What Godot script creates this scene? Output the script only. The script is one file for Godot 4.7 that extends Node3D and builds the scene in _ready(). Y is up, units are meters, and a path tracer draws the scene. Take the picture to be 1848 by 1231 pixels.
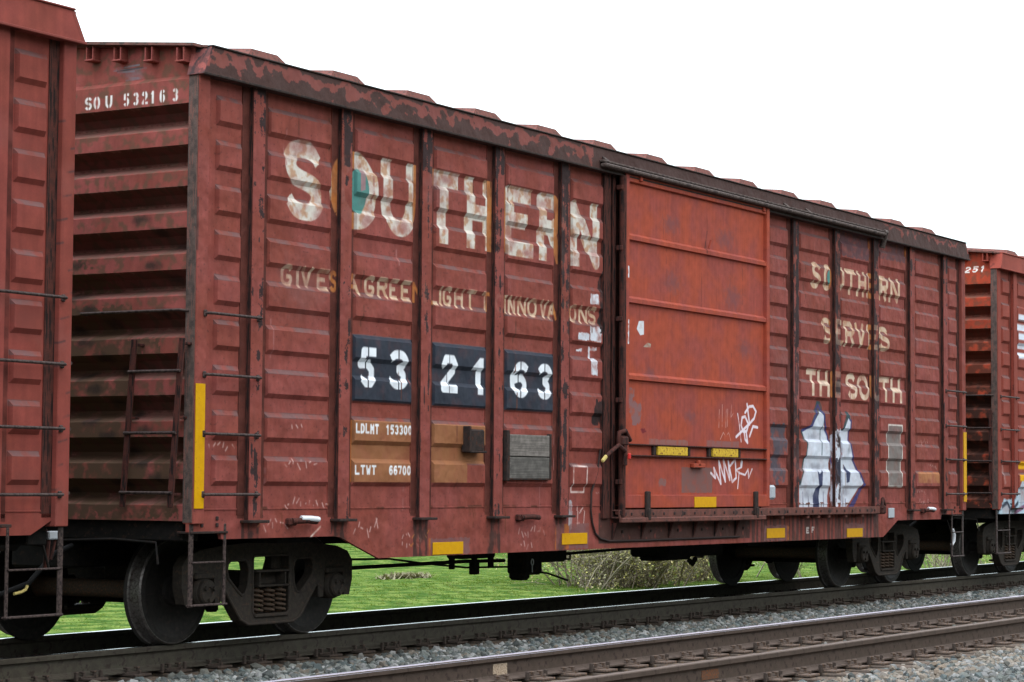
extends Node3D

const HL := 8.13          # half the length of a boxcar
const CX := 7.396         # centre of the middle car along the track
const ZS := 1.545         # side sheet plane
const ZP := 1.5945        # outer face of the side posts
const POSTS := [-7.393, -6.221, -5.026, -3.832, -2.640, 2.640, 3.832, 5.026, 6.221, 7.393]
const T2 := 4.1944        # centre of the nearer track
const RAIL := 0.755

var M := {}
var rng := RandomNumberGenerator.new()
var used := {}
var NF: PackedByteArray   # fine noise 512x512
var NM: PackedByteArray   # medium noise 512x512
var NV: PackedByteArray   # vertical streak noise 512x512


# ---------------------------------------------------------------- mesh builder
class MB:
	var v := PackedVector3Array()
	var n := PackedVector3Array()

	func tri(a: Vector3, b: Vector3, c: Vector3) -> void:   # counter-clockwise from outside
		var m := (b - a).cross(c - a).normalized()
		v.append(a); v.append(c); v.append(b)
		n.append(m); n.append(m); n.append(m)

	func quad(a: Vector3, b: Vector3, c: Vector3, d: Vector3) -> void:
		tri(a, b, c)
		tri(a, c, d)

	func qo(a: Vector3, b: Vector3, c: Vector3, d: Vector3, out: Vector3) -> void:
		if (b - a).cross(c - a).dot(out) + (c - a).cross(d - a).dot(out) < 0.0:
			quad(a, d, c, b)
		else:
			quad(a, b, c, d)

	func to(a: Vector3, b: Vector3, c: Vector3, out: Vector3) -> void:
		if (b - a).cross(c - a).dot(out) < 0.0:
			tri(a, c, b)
		else:
			tri(a, b, c)

	func sq(a: Vector3, b: Vector3, c: Vector3, d: Vector3, na: Vector3, nb: Vector3, nc: Vector3, nd: Vector3) -> void:
		var p := [a, b, c, d]
		var q := [na, nb, nc, nd]
		if (b - a).cross(c - a).dot(na) + (c - a).cross(d - a).dot(nc) < 0.0:
			p = [a, d, c, b]
			q = [na, nd, nc, nb]
		for k in [0, 2, 1, 0, 3, 2]:
			v.append(p[k])
			n.append(q[k])

	func box(c: Vector3, s: Vector3, b := 0.0) -> void:
		boxt(Transform3D(Basis.IDENTITY, c), s, b)

	func boxt(t: Transform3D, s: Vector3, b := 0.0) -> void:
		var h := s / 2.0
		b = minf(b, minf(h.x, minf(h.y, h.z)) * 0.9)
		var X := []
		for i in 8:
			var g := Vector3(1 if i & 1 else -1, 1 if i & 2 else -1, 1 if i & 4 else -1)
			var e := h - Vector3.ONE * b
			X.append([t * (g * Vector3(h.x, e.y, e.z)), t * (g * Vector3(e.x, h.y, e.z)), t * (g * Vector3(e.x, e.y, h.z)), t.basis * g])
		for ax in 3:
			for s0 in 2:
				var ids := []
				for i in 8:
					if ((i >> ax) & 1) == s0:
						ids.append(i)
				var out := Vector3.ZERO
				out[ax] = 1.0 if s0 else -1.0
				qo(X[ids[0]][ax], X[ids[1]][ax], X[ids[3]][ax], X[ids[2]][ax], t.basis * out)
		if b > 0.0:
			for i in 8:
				to(X[i][0], X[i][1], X[i][2], X[i][3])
				for ax in 3:
					if not (i >> ax) & 1:
						var j := i | (1 << ax)
						var p := (ax + 1) % 3
						var q := (ax + 2) % 3
						qo(X[i][p], X[j][p], X[j][q], X[i][q], X[i][3] + X[j][3])

	func hexa(lo: Array, hi: Array) -> void:
		var c := Vector3.ZERO
		for k in 4:
			c += (lo[k] + hi[k]) / 8.0
		var f := [[lo[0], lo[1], lo[2], lo[3]], [hi[0], hi[1], hi[2], hi[3]]]
		for k in 4:
			var m := (k + 1) % 4
			f.append([lo[k], lo[m], hi[m], hi[k]])
		for q in f:
			qo(q[0], q[1], q[2], q[3], (q[0] + q[1] + q[2] + q[3]) / 4.0 - c)

	func tube(p: Array, r: float, sides := 6, r2 := -1.0) -> void:
		if r2 < 0.0:
			r2 = r
		var count := p.size()
		var d0: Vector3 = (p[1] - p[0]).normalized()
		var u := d0.cross(Vector3.UP if absf(d0.y) < 0.9 else Vector3.RIGHT).normalized()
		var rings := []
		var nors := []
		for i in count:
			var d: Vector3 = (p[mini(i + 1, count - 1)] - p[maxi(i - 1, 0)]).normalized()
			u = (u - d * u.dot(d)).normalized()
			var w := d.cross(u)
			var ring := []
			var nn := []
			var rr := lerpf(r, r2, float(i) / (count - 1))
			for k in sides:
				var a := TAU * k / sides
				var m := u * cos(a) + w * sin(a)
				nn.append(m)
				ring.append(p[i] + m * rr)
			rings.append(ring)
			nors.append(nn)
		for i in count - 1:
			for k in sides:
				var m := (k + 1) % sides
				sq(rings[i][k], rings[i][m], rings[i + 1][m], rings[i + 1][k], nors[i][k], nors[i][m], nors[i + 1][m], nors[i + 1][k])
		for k in range(1, sides - 1):
			to(rings[0][0], rings[0][k], rings[0][k + 1], -d0)
			to(rings[-1][0], rings[-1][k], rings[-1][k + 1], p[-1] - p[-2])

	func lathe(prof: Array, t: Transform3D, segs := 24) -> void:   # profile of (r, h) from low h outwards to high h; axis is local y
		for i in prof.size() - 1:
			var a: Vector2 = prof[i]
			var b: Vector2 = prof[i + 1]
			var m := Vector2(b.y - a.y, -(b.x - a.x)).normalized()
			for k in segs:
				var p := TAU * k / segs
				var q := TAU * (k + 1) / segs
				var cp := Vector3(cos(p), 0, sin(p))
				var cq := Vector3(cos(q), 0, sin(q))
				var np := t.basis * (cp * m.x + Vector3.UP * m.y)
				var nq := t.basis * (cq * m.x + Vector3.UP * m.y)
				sq(t * (cp * a.x + Vector3.UP * a.y), t * (cq * a.x + Vector3.UP * a.y), t * (cq * b.x + Vector3.UP * b.y), t * (cp * b.x + Vector3.UP * b.y), np, nq, nq, np)

	func plate(outer: PackedVector2Array, holes: Array, t: Transform3D, depth: float) -> void:   # outline in local xy, extruded along local z
		var cuts := [-1e3]
		for h in holes:
			var c := 0.0
			for q in h:
				c += q.x / h.size()
			cuts.append(c)
		cuts.append(1e3)
		cuts.sort()
		for i in cuts.size() - 1:
			var strip := PackedVector2Array([Vector2(cuts[i], -1e3), Vector2(cuts[i + 1], -1e3), Vector2(cuts[i + 1], 1e3), Vector2(cuts[i], 1e3)])
			var bits := Geometry2D.intersect_polygons(outer, strip)
			for h in holes:
				var next := []
				for b in bits:
					next.append_array(Geometry2D.clip_polygons(b, h))
				bits.assign(next)
			for b in bits:
				var ix := Geometry2D.triangulate_polygon(b)
				for k in range(0, ix.size(), 3):
					var q := [b[ix[k]], b[ix[k + 1]], b[ix[k + 2]]]
					for z in [0.0, depth]:
						to(t * Vector3(q[0].x, q[0].y, z), t * Vector3(q[1].x, q[1].y, z), t * Vector3(q[2].x, q[2].y, z), t.basis * Vector3(0, 0, 1.0 if z > 0.0 else -1.0) * signf(depth))
		var rims := [outer]
		rims.append_array(holes)
		for r in rims.size():
			var loop: PackedVector2Array = rims[r]
			var ccw := not Geometry2D.is_polygon_clockwise(loop)
			for k in loop.size():
				var a := loop[k]
				var b := loop[(k + 1) % loop.size()]
				var m := Vector2(b.y - a.y, a.x - b.x)
				if ccw == (r > 0):
					m = -m
				qo(t * Vector3(a.x, a.y, 0), t * Vector3(b.x, b.y, 0), t * Vector3(b.x, b.y, depth), t * Vector3(a.x, a.y, depth), t.basis * Vector3(m.x, m.y, 0))

	func mesh(rect := [], axis := 0) -> ArrayMesh:
		var a := []
		a.resize(Mesh.ARRAY_MAX)
		a[Mesh.ARRAY_VERTEX] = v
		a[Mesh.ARRAY_NORMAL] = n
		if rect:
			var t := PackedVector2Array()
			t.resize(v.size())
			for i in v.size():
				t[i] = Vector2(((v[i].x if axis == 0 else v[i].z) - rect[0]) / rect[1], (rect[2] - v[i].y) / rect[3])
			a[Mesh.ARRAY_TEX_UV] = t
		var m := ArrayMesh.new()
		m.add_surface_from_arrays(Mesh.PRIMITIVE_TRIANGLES, a)
		return m


# ---------------------------------------------------------------- painter: flat print on sheet metal
class Painter:
	var w: int
	var h: int
	var s: float
	var x0: float
	var yt: float
	var d: PackedByteArray
	var nf: PackedByteArray
	var nm: PackedByteArray
	var nv: PackedByteArray
	var zone := PackedByteArray()    # per column: 0 sheet, 1 flange, 2 post

	func setup(pw: int, ph: int, px_per_m: float, left: float, top: float) -> void:
		w = pw; h = ph; s = px_per_m; x0 = left; yt = top
		d.resize(w * h * 3)
		zone.resize(w)

	func mix(i: int, c: Color, a: float) -> void:
		d[i] = int(lerpf(d[i], c.r * 255.0, a))
		d[i + 1] = int(lerpf(d[i + 1], c.g * 255.0, a))
		d[i + 2] = int(lerpf(d[i + 2], c.b * 255.0, a))

	func lay(ix: int, iy: int, c: Color, cov: float, wear: float, posts: float, stain := 0.0) -> void:
		var k := ((iy * 2) & 511) * 512 + ((ix * 2) & 511)
		var a := cov
		var nn := nm[k] / 255.0
		a *= clampf(1.0 - wear * (maxf(0.0, nn - 0.46) * 4.0 + (nf[k] / 255.0 - 0.5) * 0.6), 0.0, 1.0)
		if stain > 0.0:
			var k2 := ((iy * 3 + 77) & 511) * 512 + ((ix * 3 + 190) & 511)
			c = c.lerp(Color8(158, 94, 52), clampf((nm[k2] / 255.0 - 0.5) * 5.0, 0.0, 1.0) * stain)
		if zone[ix] == 2:
			a *= posts
		elif zone[ix] == 1 and posts < 0.99:
			c = c.lerp(Color8(176, 98, 42), 0.8)
			a *= 0.9
		mix((iy * w + ix) * 3, c, a)

	func soft(cx: float, cy: float, rx: float, ry: float, c: Color, a: float) -> void:   # a stain with a mottled edge
		for iy in range(maxi(0, int((yt - cy - ry * 1.4) * s)), mini(h, int((yt - cy + ry * 1.4) * s))):
			for ix in range(maxi(0, int((cx - rx * 1.4 - x0) * s)), mini(w, int((cx + rx * 1.4 - x0) * s))):
				var k := ((iy * 3) & 511) * 512 + ((ix * 3) & 511)
				var q := Vector2((x0 + ix / s - cx) / rx, (yt - iy / s - cy) / ry).length() + (nm[k] - 128) / 330.0
				mix((iy * w + ix) * 3, c, a * smoothstep(1.05, 0.0, q) * (0.7 + nf[k] / 400.0))

	func stroke(pts: Array, width: float, c: Color, wear := 0.3, posts := 1.0, clip := [], stain := 0.0, butt := false) -> void:
		var lo := Vector2(1e9, 1e9)
		var hi := -lo
		for p in pts:
			lo = lo.min(p)
			hi = hi.max(p)
		lo -= Vector2.ONE * width * 0.6
		hi += Vector2.ONE * width * 0.6
		if clip:
			lo = lo.max(clip[0])
			hi = hi.min(clip[1])
		for iy in range(maxi(0, int((yt - hi.y) * s)), mini(h, int((yt - lo.y) * s) + 1)):
			for ix in range(maxi(0, int((lo.x - x0) * s)), mini(w, int((hi.x - x0) * s) + 1)):
				var q := Vector2(x0 + (ix + 0.5) / s, yt - (iy + 0.5) / s)
				var best := 1e9
				for k in pts.size() - 1:
					var g := Geometry2D.get_closest_point_to_segment(q, pts[k], pts[k + 1])
					if butt and (k == 0 and g == pts[0] and (q - pts[0]).dot(pts[1] - pts[0]) < 0.0 or k == pts.size() - 2 and g == pts[k + 1] and (q - pts[k + 1]).dot(pts[k] - pts[k + 1]) < 0.0):
						continue
					best = minf(best, q.distance_squared_to(g))
				var cov := clampf((width / 2.0 - sqrt(best)) * s + 0.5, 0.0, 1.0)
				if cov > 0.0:
					lay(ix, iy, c, cov, wear, posts, stain)

	func poly(pts: Array, c: Color, wear := 0.3, posts := 1.0, ragged := 0.0) -> void:
		var pp := PackedVector2Array(pts)
		var lo := Vector2(1e9, 1e9)
		var hi := -lo
		for p in pts:
			lo = lo.min(p)
			hi = hi.max(p)
		for iy in range(maxi(0, int((yt - hi.y) * s)), mini(h, int((yt - lo.y) * s) + 1)):
			for ix in range(maxi(0, int((lo.x - x0) * s)), mini(w, int((hi.x - x0) * s) + 1)):
				var cov := 0.0
				for g in [Vector2(0.25, 0.3), Vector2(0.75, 0.2), Vector2(0.3, 0.8), Vector2(0.8, 0.7)]:
					var q := Vector2(x0 + (ix + g.x) / s, yt - (iy + g.y) / s)
					if ragged > 0.0:
						var k := ((iy * 4) & 511) * 512 + ((ix * 4) & 511)
						q += Vector2(nm[k] - 128, nm[(k + 7000) & 262143] - 128) / 128.0 * ragged
					if Geometry2D.is_point_in_polygon(q, pp):
						cov += 0.25
				if cov > 0.0:
					lay(ix, iy, c, cov, wear, posts)

	func rect(xa: float, ya: float, xb: float, yb: float, c: Color, wear := 0.3, posts := 1.0, ragged := 0.0) -> void:
		poly([Vector2(xa, ya), Vector2(xb, ya), Vector2(xb, yb), Vector2(xa, yb)], c, wear, posts, ragged)

	const G := {
		"S": [[1, .82, .78, 1, .22, 1, 0, .83, 0, .66, .2, .54, .8, .46, 1, .34, 1, .17, .78, 0, .22, 0, 0, .18]],
		"O": [[0, .25, 0, .75, .3, 1, .7, 1, 1, .75, 1, .25, .7, 0, .3, 0, 0, .25]],
		"U": [[0, 1, 0, .25, .3, 0, .7, 0, 1, .25, 1, 1]],
		"T": [[0, 1, 1, 1], [.5, 1, .5, 0]],
		"H": [[0, 0, 0, 1], [1, 0, 1, 1], [0, .52, 1, .52]],
		"E": [[1, 1, 0, 1, 0, 0, 1, 0], [0, .52, .7, .52]],
		"R": [[0, 0, 0, 1, .75, 1, 1, .87, 1, .65, .75, .5, 0, .5], [.55, .5, 1, 0]],
		"N": [[0, 0, 0, 1, 1, 0, 1, 1]],
		"G": [[1, .8, .75, 1, .25, 1, 0, .75, 0, .25, .25, 0, .75, 0, 1, .2, 1, .45, .6, .45]],
		"I": [[.5, 0, .5, 1]],
		"V": [[0, 1, .5, 0, 1, 1]],
		"A": [[0, 0, .5, 1, 1, 0], [.2, .35, .8, .35]],
		"L": [[0, 1, 0, 0, 1, 0]],
		"D": [[0, 0, 0, 1, .65, 1, 1, .75, 1, .25, .65, 0, 0, 0]],
		"M": [[0, 0, 0, 1, .5, .4, 1, 1, 1, 0]],
		"W": [[0, 1, .25, 0, .5, .6, .75, 0, 1, 1]],
		"B": [[0, 0, 0, 1, .75, 1, 1, .8, .75, .52, 0, .52], [.75, .52, 1, .25, .75, 0, 0, 0]],
		"F": [[1, 1, 0, 1, 0, 0], [0, .52, .7, .52]],
		"0": [[0, .25, 0, .75, .3, 1, .7, 1, 1, .75, 1, .25, .7, 0, .3, 0, 0, .25]],
		"1": [[.0, .72, .62, 1, .62, 0]],
		"2": [[0, .72, .2, 1, .8, 1, 1, .8, 1, .62, 0, .04, 0, 0, 1, 0]],
		"3": [[0, .84, .25, 1, .75, 1, 1, .82, 1, .68, .6, .52, 1, .38, 1, .18, .75, 0, .25, 0, 0, .16]],
		"5": [[.95, 1, .12, 1, .05, .6, .65, .62, 1, .44, 1, .2, .7, 0, .3, 0, 0, .15]],
		"6": [[1, .86, .75, 1, .3, 1, 0, .75, 0, .22, .3, 0, .7, 0, 1, .2, 1, .42, .7, .6, 0, .46]],
		"7": [[0, 1, 1, 1, .4, 0]],
	}

	func glyph(ch: String, xa: float, xb: float, ya: float, yb: float, sw: float, c: Color, wear := 0.3, posts := 1.0, gap := 0.0, stain := 0.0) -> void:
		var before := PackedByteArray()
		if gap > 0.0:
			before = d.duplicate()
		for line in G[ch]:
			var pts := []
			for k in range(0, line.size(), 2):
				pts.append(Vector2(lerpf(xa + sw / 2, xb - sw / 2, line[k]), lerpf(ya + sw / 2, yb - sw / 2, line[k + 1])))
			if ch in "SOUG036":   # round the corners of curved letters
				for pass_ in 2:
					var q := [pts[0]]
					for k in pts.size() - 1:
						if k > 0 or ch in "O0":
							q.append(pts[k].lerp(pts[k + 1], 0.22))
						if k < pts.size() - 2 or ch in "O0":
							q.append(pts[k].lerp(pts[k + 1], 0.78))
					if ch in "O0":
						q[0] = q[-1]
					else:
						q.append(pts[-1])
					pts = q
			for e in [[0, 1], [-1, -2]]:   # a stroke that ends on the letter's box reaches its edge
				var dir: Vector2 = (pts[e[0]] - pts[e[1]]).normalized()
				if absf(dir.x) < 0.1 or absf(dir.y) < 0.1 or ch in "VAWNR":
					pts[e[0]] += dir * sw / 2
			stroke(pts, sw, c, wear, posts, [Vector2(xa, ya), Vector2(xb, yb)], stain, true)
		if gap > 0.0 and ch != "1" and ch != "I" and ch != "7":
			var mx := (xa + xb) / 2
			for iy in range(maxi(0, int((yt - yb) * s)), mini(h, int((yt - ya) * s) + 1)):
				for ix in range(maxi(0, roundi((mx - gap / 2 - x0) * s)), mini(w, roundi((mx + gap / 2 - x0) * s))):
					for k in 3:
						d[(iy * w + ix) * 3 + k] = before[(iy * w + ix) * 3 + k]

	func texture() -> ImageTexture:
		return ImageTexture.create_from_image(Image.create_from_data(w, h, false, Image.FORMAT_RGB8, d))


func V(x: float, y: float) -> Vector2:
	return Vector2(x, y)


# ---------------------------------------------------------------- materials
func noise(freq: float, octaves: int, sd: int, kind := FastNoiseLite.TYPE_SIMPLEX_SMOOTH) -> FastNoiseLite:
	var f := FastNoiseLite.new()
	f.noise_type = kind
	f.frequency = freq
	f.seed = sd
	f.fractal_type = FastNoiseLite.FRACTAL_FBM
	f.fractal_octaves = octaves
	return f


func bytes_of(f: FastNoiseLite, w := 512, h := 512) -> PackedByteArray:
	var im := f.get_seamless_image(w, h)
	im.convert(Image.FORMAT_L8)
	if w != 512 or h != 512:
		im.resize(512, 512, Image.INTERPOLATE_CUBIC)
	return im.get_data()


func grunge(a: Color, b: Color, c: Color, rare: float, scale: float, rough := 0.85, metal := 0.0, shift := 0, grain := 0.16, streak := false) -> StandardMaterial3D:
	var sz := 256
	var d := PackedByteArray()
	d.resize(sz * sz * 3)
	for y in sz:
		for x in sz:
			var k := ((y * 2 + shift * 37) & 511) * 512 + ((x * 2 + shift * 91) & 511)
			var m := NM[k] / 255.0
			var f := NF[k] / 255.0 - 0.5
			var g := (NV[k] if streak else NM[(k + 40077) & 262143]) / 255.0
			var q := a.lerp(b, clampf((m - 0.3) * 2.2, 0, 1))
			q = q.lerp(c, smoothstep(rare, rare + 0.06, g + f * 0.12))
			q = q * (1.0 + f * grain * 2.0)
			var i := (y * sz + x) * 3
			d[i] = clampi(int(q.r * 255), 0, 255)
			d[i + 1] = clampi(int(q.g * 255), 0, 255)
			d[i + 2] = clampi(int(q.b * 255), 0, 255)
	var m := StandardMaterial3D.new()
	m.albedo_texture = ImageTexture.create_from_image(Image.create_from_data(sz, sz, false, Image.FORMAT_RGB8, d))
	m.uv1_triplanar = true
	m.uv1_scale = Vector3.ONE * scale
	m.roughness = rough
	m.metallic = metal
	m.metallic_specular = 0.2
	return m


func wood_grain(a: Color, b: Color) -> StandardMaterial3D:
	var d := PackedByteArray()
	d.resize(256 * 256 * 3)
	for y in 256:
		for x in 256:
			var g := NV[((x * 1) & 511) * 512 + ((y * 7) & 511)] / 255.0 * 0.6 + NM[((y * 2) & 511) * 512 + ((x * 2) & 511)] / 255.0 * 0.4
			var q := a.lerp(b, clampf((g - 0.3) * 2.4, 0, 1)) * (0.95 + NF[((x >> 1) & 511) + ((y * 2) & 511) * 512] / 255.0 * 0.12)
			for k in 3:
				d[(y * 256 + x) * 3 + k] = clampi(int(q[k] * 255), 0, 255)
	var m := StandardMaterial3D.new()
	m.albedo_texture = ImageTexture.create_from_image(Image.create_from_data(256, 256, false, Image.FORMAT_RGB8, d))
	m.uv1_triplanar = true
	m.uv1_scale = Vector3.ONE * 1.1
	m.roughness = 0.92
	return m


func plain(c: Color, rough := 0.7, metal := 0.0) -> StandardMaterial3D:
	var m := StandardMaterial3D.new()
	m.albedo_color = c
	m.roughness = rough
	m.metallic = metal
	m.metallic_specular = 0.3
	return m


func painted(p: Painter, rough := 0.7) -> StandardMaterial3D:
	var m := StandardMaterial3D.new()
	m.albedo_texture = p.texture()
	m.roughness = rough
	m.metallic_specular = 0.2
	return m


func painter(w: int, h: int, s: float, left: float, top: float) -> Painter:
	var p := Painter.new()
	p.nf = NF; p.nm = NM; p.nv = NV
	p.setup(w, h, s, left, top)
	return p


# ---------------------------------------------------------------- naming
func numbered(called: String) -> String:
	var k: int = used.get(called, -1) + 1
	used[called] = k
	return called if k == 0 else "%s_%03d" % [called, k]


func tag(o: Node3D, label: String, category: String, group := "", kind := "") -> void:
	if label: o.set_meta("label", label)
	if category: o.set_meta("category", category)
	if group: o.set_meta("group", group)
	if kind: o.set_meta("kind", kind)


func thing(called: String, label: String, category: String, at := Vector3.ZERO, group := "") -> Node3D:
	var o := Node3D.new()
	o.name = numbered(called)
	add_child(o)
	o.position = at
	tag(o, label, category, group)
	return o


func put(called: String, m: Mesh, mat: Material, parent: Node, at := Vector3.ZERO) -> MeshInstance3D:
	var o := MeshInstance3D.new()
	if parent == self:
		o.name = numbered(called)
	else:
		var k := 0
		while parent.has_node(called if k == 0 else "%s_%03d" % [called, k]):
			k += 1
		o.name = called if k == 0 else "%s_%03d" % [called, k]
	o.mesh = m
	if mat:
		o.material_override = mat
	parent.add_child(o)
	o.position = at
	return o


# ---------------------------------------------------------------- READY
func _ready() -> void:
	rng.seed = 77
	# camera
	var cam := Camera3D.new()
	cam.name = "camera"
	add_child(cam)
	cam.position = Vector3(-14.1688, 1.2769, 12.5284)
	cam.rotation_degrees = Vector3(3.5297, -58.6626, 0.3928)
	cam.fov = 16.788
	cam.near = 0.1
	cam.far = 2000.0
	cam.current = true
	# sky, exposure
	var we := WorldEnvironment.new()
	we.name = "world_environment"
	var env := Environment.new()
	var sky := Sky.new()
	var sm := ProceduralSkyMaterial.new()
	sm.sky_top_color = Color(0.93, 0.96, 1.0)
	sm.sky_horizon_color = Color(0.50, 0.54, 0.545)
	sm.sky_curve = 0.75
	sm.ground_horizon_color = Color(0.45, 0.48, 0.45)
	sm.ground_bottom_color = Color(0.2, 0.22, 0.18)
	sm.sky_energy_multiplier = 2.2
	sky.sky_material = sm
	env.background_mode = Environment.BG_SKY
	env.sky = sky
	env.tonemap_mode = Environment.TONE_MAPPER_LINEAR
	env.tonemap_exposure = 0.92
	env.sdfgi_enabled = true
	env.ssao_enabled = true
	env.ssil_enabled = true
	we.environment = env
	add_child(we)
	# the sun behind the overcast: wide and weak
	var sun := DirectionalLight3D.new()
	sun.name = "sun"
	sun.light_energy = 0.35
	sun.light_angular_distance = 25.0
	sun.light_color = Color(1.0, 0.97, 0.93)
	sun.shadow_enabled = true
	add_child(sun)
	sun.look_at_from_position(Vector3(8, 22, 16), Vector3(2, 0, 0))

	NF = bytes_of(noise(0.16, 3, 3))
	NM = bytes_of(noise(0.018, 4, 11))
	NV = bytes_of(noise(0.05, 3, 23), 512, 48)
	make_materials()
	make_ground()
	make_tracks()
	make_ballast()
	make_plants()
	make_cars()


func make_materials() -> void:
	M.paint = grunge(Color8(135, 71, 66), Color8(127, 67, 58), Color8(106, 56, 49), 0.74, 0.7, 0.65)
	M.paint_left = grunge(Color8(121, 60, 54), Color8(124, 64, 56), Color8(91, 48, 43), 0.8, 0.8, 0.65, 0.0, 5, 0.06)
	M.paint_right = grunge(Color8(144, 68, 56), Color8(135, 63, 52), Color8(101, 50, 43), 0.76, 0.7, 0.65, 0.0, 9)
	M.end_right = grunge(Color8(158, 67, 45), Color8(146, 61, 43), Color8(99, 54, 43), 0.74, 0.7, 0.65, 0.0, 4)
	M.rusty = grunge(Color8(84, 48, 42), Color8(70, 44, 40), Color8(40, 32, 31), 0.62, 1.3, 0.85, 0.0, 2, 0.16, true)
	M.grime = grunge(Color8(58, 48, 45), Color8(46, 40, 38), Color8(70, 46, 38), 0.68, 1.5, 0.8, 0.0, 6)
	M.truck = grunge(Color8(60, 54, 48), Color8(51, 45, 42), Color8(71, 57, 49), 0.7, 2.0, 0.75, 0.0, 3)
	M.under = grunge(Color8(34, 31, 29), Color8(27, 26, 25), Color8(48, 37, 32), 0.72, 1.2, 0.9, 0.0, 7)
	M.wheel = grunge(Color8(50, 47, 44), Color8(43, 40, 39), Color8(59, 50, 47), 0.72, 2.0, 0.6, 0.2, 8)
	M.spring = grunge(Color8(76, 64, 55), Color8(67, 55, 47), Color8(106, 72, 53), 0.66, 4.0, 0.75, 0.0, 12)
	M.iron = grunge(Color8(84, 70, 66), Color8(62, 52, 50), Color8(46, 38, 37), 0.6, 3.0, 0.5, 0.2, 13)
	M.wood = wood_grain(Color8(124, 116, 110), Color8(84, 78, 73))
	M.wood_dark = wood_grain(Color8(100, 95, 90), Color8(66, 62, 58))
	M.rail1 = grunge(Color8(77, 72, 63), Color8(70, 64, 57), Color8(61, 53, 48), 0.7, 1.2, 0.8, 0.0, 16, 0.1)
	M.rail2 = grunge(Color8(86, 73, 66), Color8(78, 67, 60), Color8(66, 55, 50), 0.7, 1.2, 0.75, 0.0, 17, 0.1)
	M.tread = plain(Color8(225, 226, 230), 0.16, 1.0)
	M.tread2 = plain(Color8(200, 196, 208), 0.42, 0.75)
	M.tread3 = grunge(Color8(102, 89, 81), Color8(94, 82, 76), Color8(84, 71, 64), 0.7, 2.0, 0.55, 0.2, 34)
	M.plate = grunge(Color8(95, 82, 74), Color8(81, 68, 61), Color8(117, 90, 70), 0.68, 3.0, 0.85, 0.0, 18)
	M.plate1 = grunge(Color8(76, 66, 60), Color8(62, 54, 50), Color8(90, 72, 60), 0.68, 3.0, 0.85, 0.0, 19)
	M.tie = grunge(Color8(94, 82, 74), Color8(77, 68, 61), Color8(113, 94, 76), 0.7, 1.4, 0.92, 0.0, 20, 0.25)
	M.yellow = grunge(Color8(206, 153, 6), Color8(201, 147, 9), Color8(186, 136, 19), 0.8, 1.5, 0.5, 0.0, 21, 0.05)
	M.oldyellow = grunge(Color8(206, 172, 60), Color8(190, 152, 50), Color8(112, 72, 40), 0.70, 2.5, 0.7, 0.0, 22)
	M.lightmetal = plain(Color8(168, 172, 178), 0.5, 0.1)
	M.white = plain(Color8(214, 216, 220), 0.6)
	M.red = plain(Color8(190, 40, 36), 0.6)
	M.hose = plain(Color8(30, 29, 29), 0.7)
	M.bolt = plain(Color8(52, 40, 38), 0.8)
	M.cornergrime = grunge(Color8(96, 80, 74), Color8(74, 64, 60), Color8(112, 80, 72), 0.62, 1.2, 0.8, 0.0, 33, 0.16, true)
	M.flaked = grunge(Color8(140, 78, 72), Color8(126, 70, 66), Color8(66, 52, 52), 0.5, 0.9, 0.75, 0.0, 35)
	M.darkiron = grunge(Color8(92, 80, 75), Color8(72, 60, 56), Color8(56, 46, 44), 0.6, 1.6, 0.7, 0.1, 36)
	M.tipyellow = plain(Color8(190, 170, 104), 0.8)
	M.rim = grunge(Color8(115, 110, 106), Color8(94, 88, 85), Color8(76, 68, 65), 0.6, 3.0, 0.4, 0.6, 40)
	M.track = grunge(Color8(112, 70, 62), Color8(92, 62, 56), Color8(60, 48, 46), 0.74, 0.8, 0.75, 0.0, 27)
	M.roof = grunge(Color8(118, 81, 74), Color8(102, 74, 67), Color8(74, 65, 60), 0.62, 1.2, 0.8, 0.0, 28)
	M.roofrib = grunge(Color8(119, 75, 68), Color8(106, 69, 63), Color8(73, 60, 56), 0.64, 2.0, 0.8, 0.0, 29)


# ---------------------------------------------------------------- ground
func ground_y(x: float, z: float) -> float:
	if z > -1.9:
		return -0.27
	var y := -0.27 - 0.5 * smoothstep(-1.9, -3.6, z)
	var far := maxf(0.0, -z - 5.0)
	y += 0.012 * far
	y += 0.16 * sin(x * 0.16 + 1.0) * sin(z * 0.21) * smoothstep(4.0, 12.0, -z)
	return y


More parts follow.
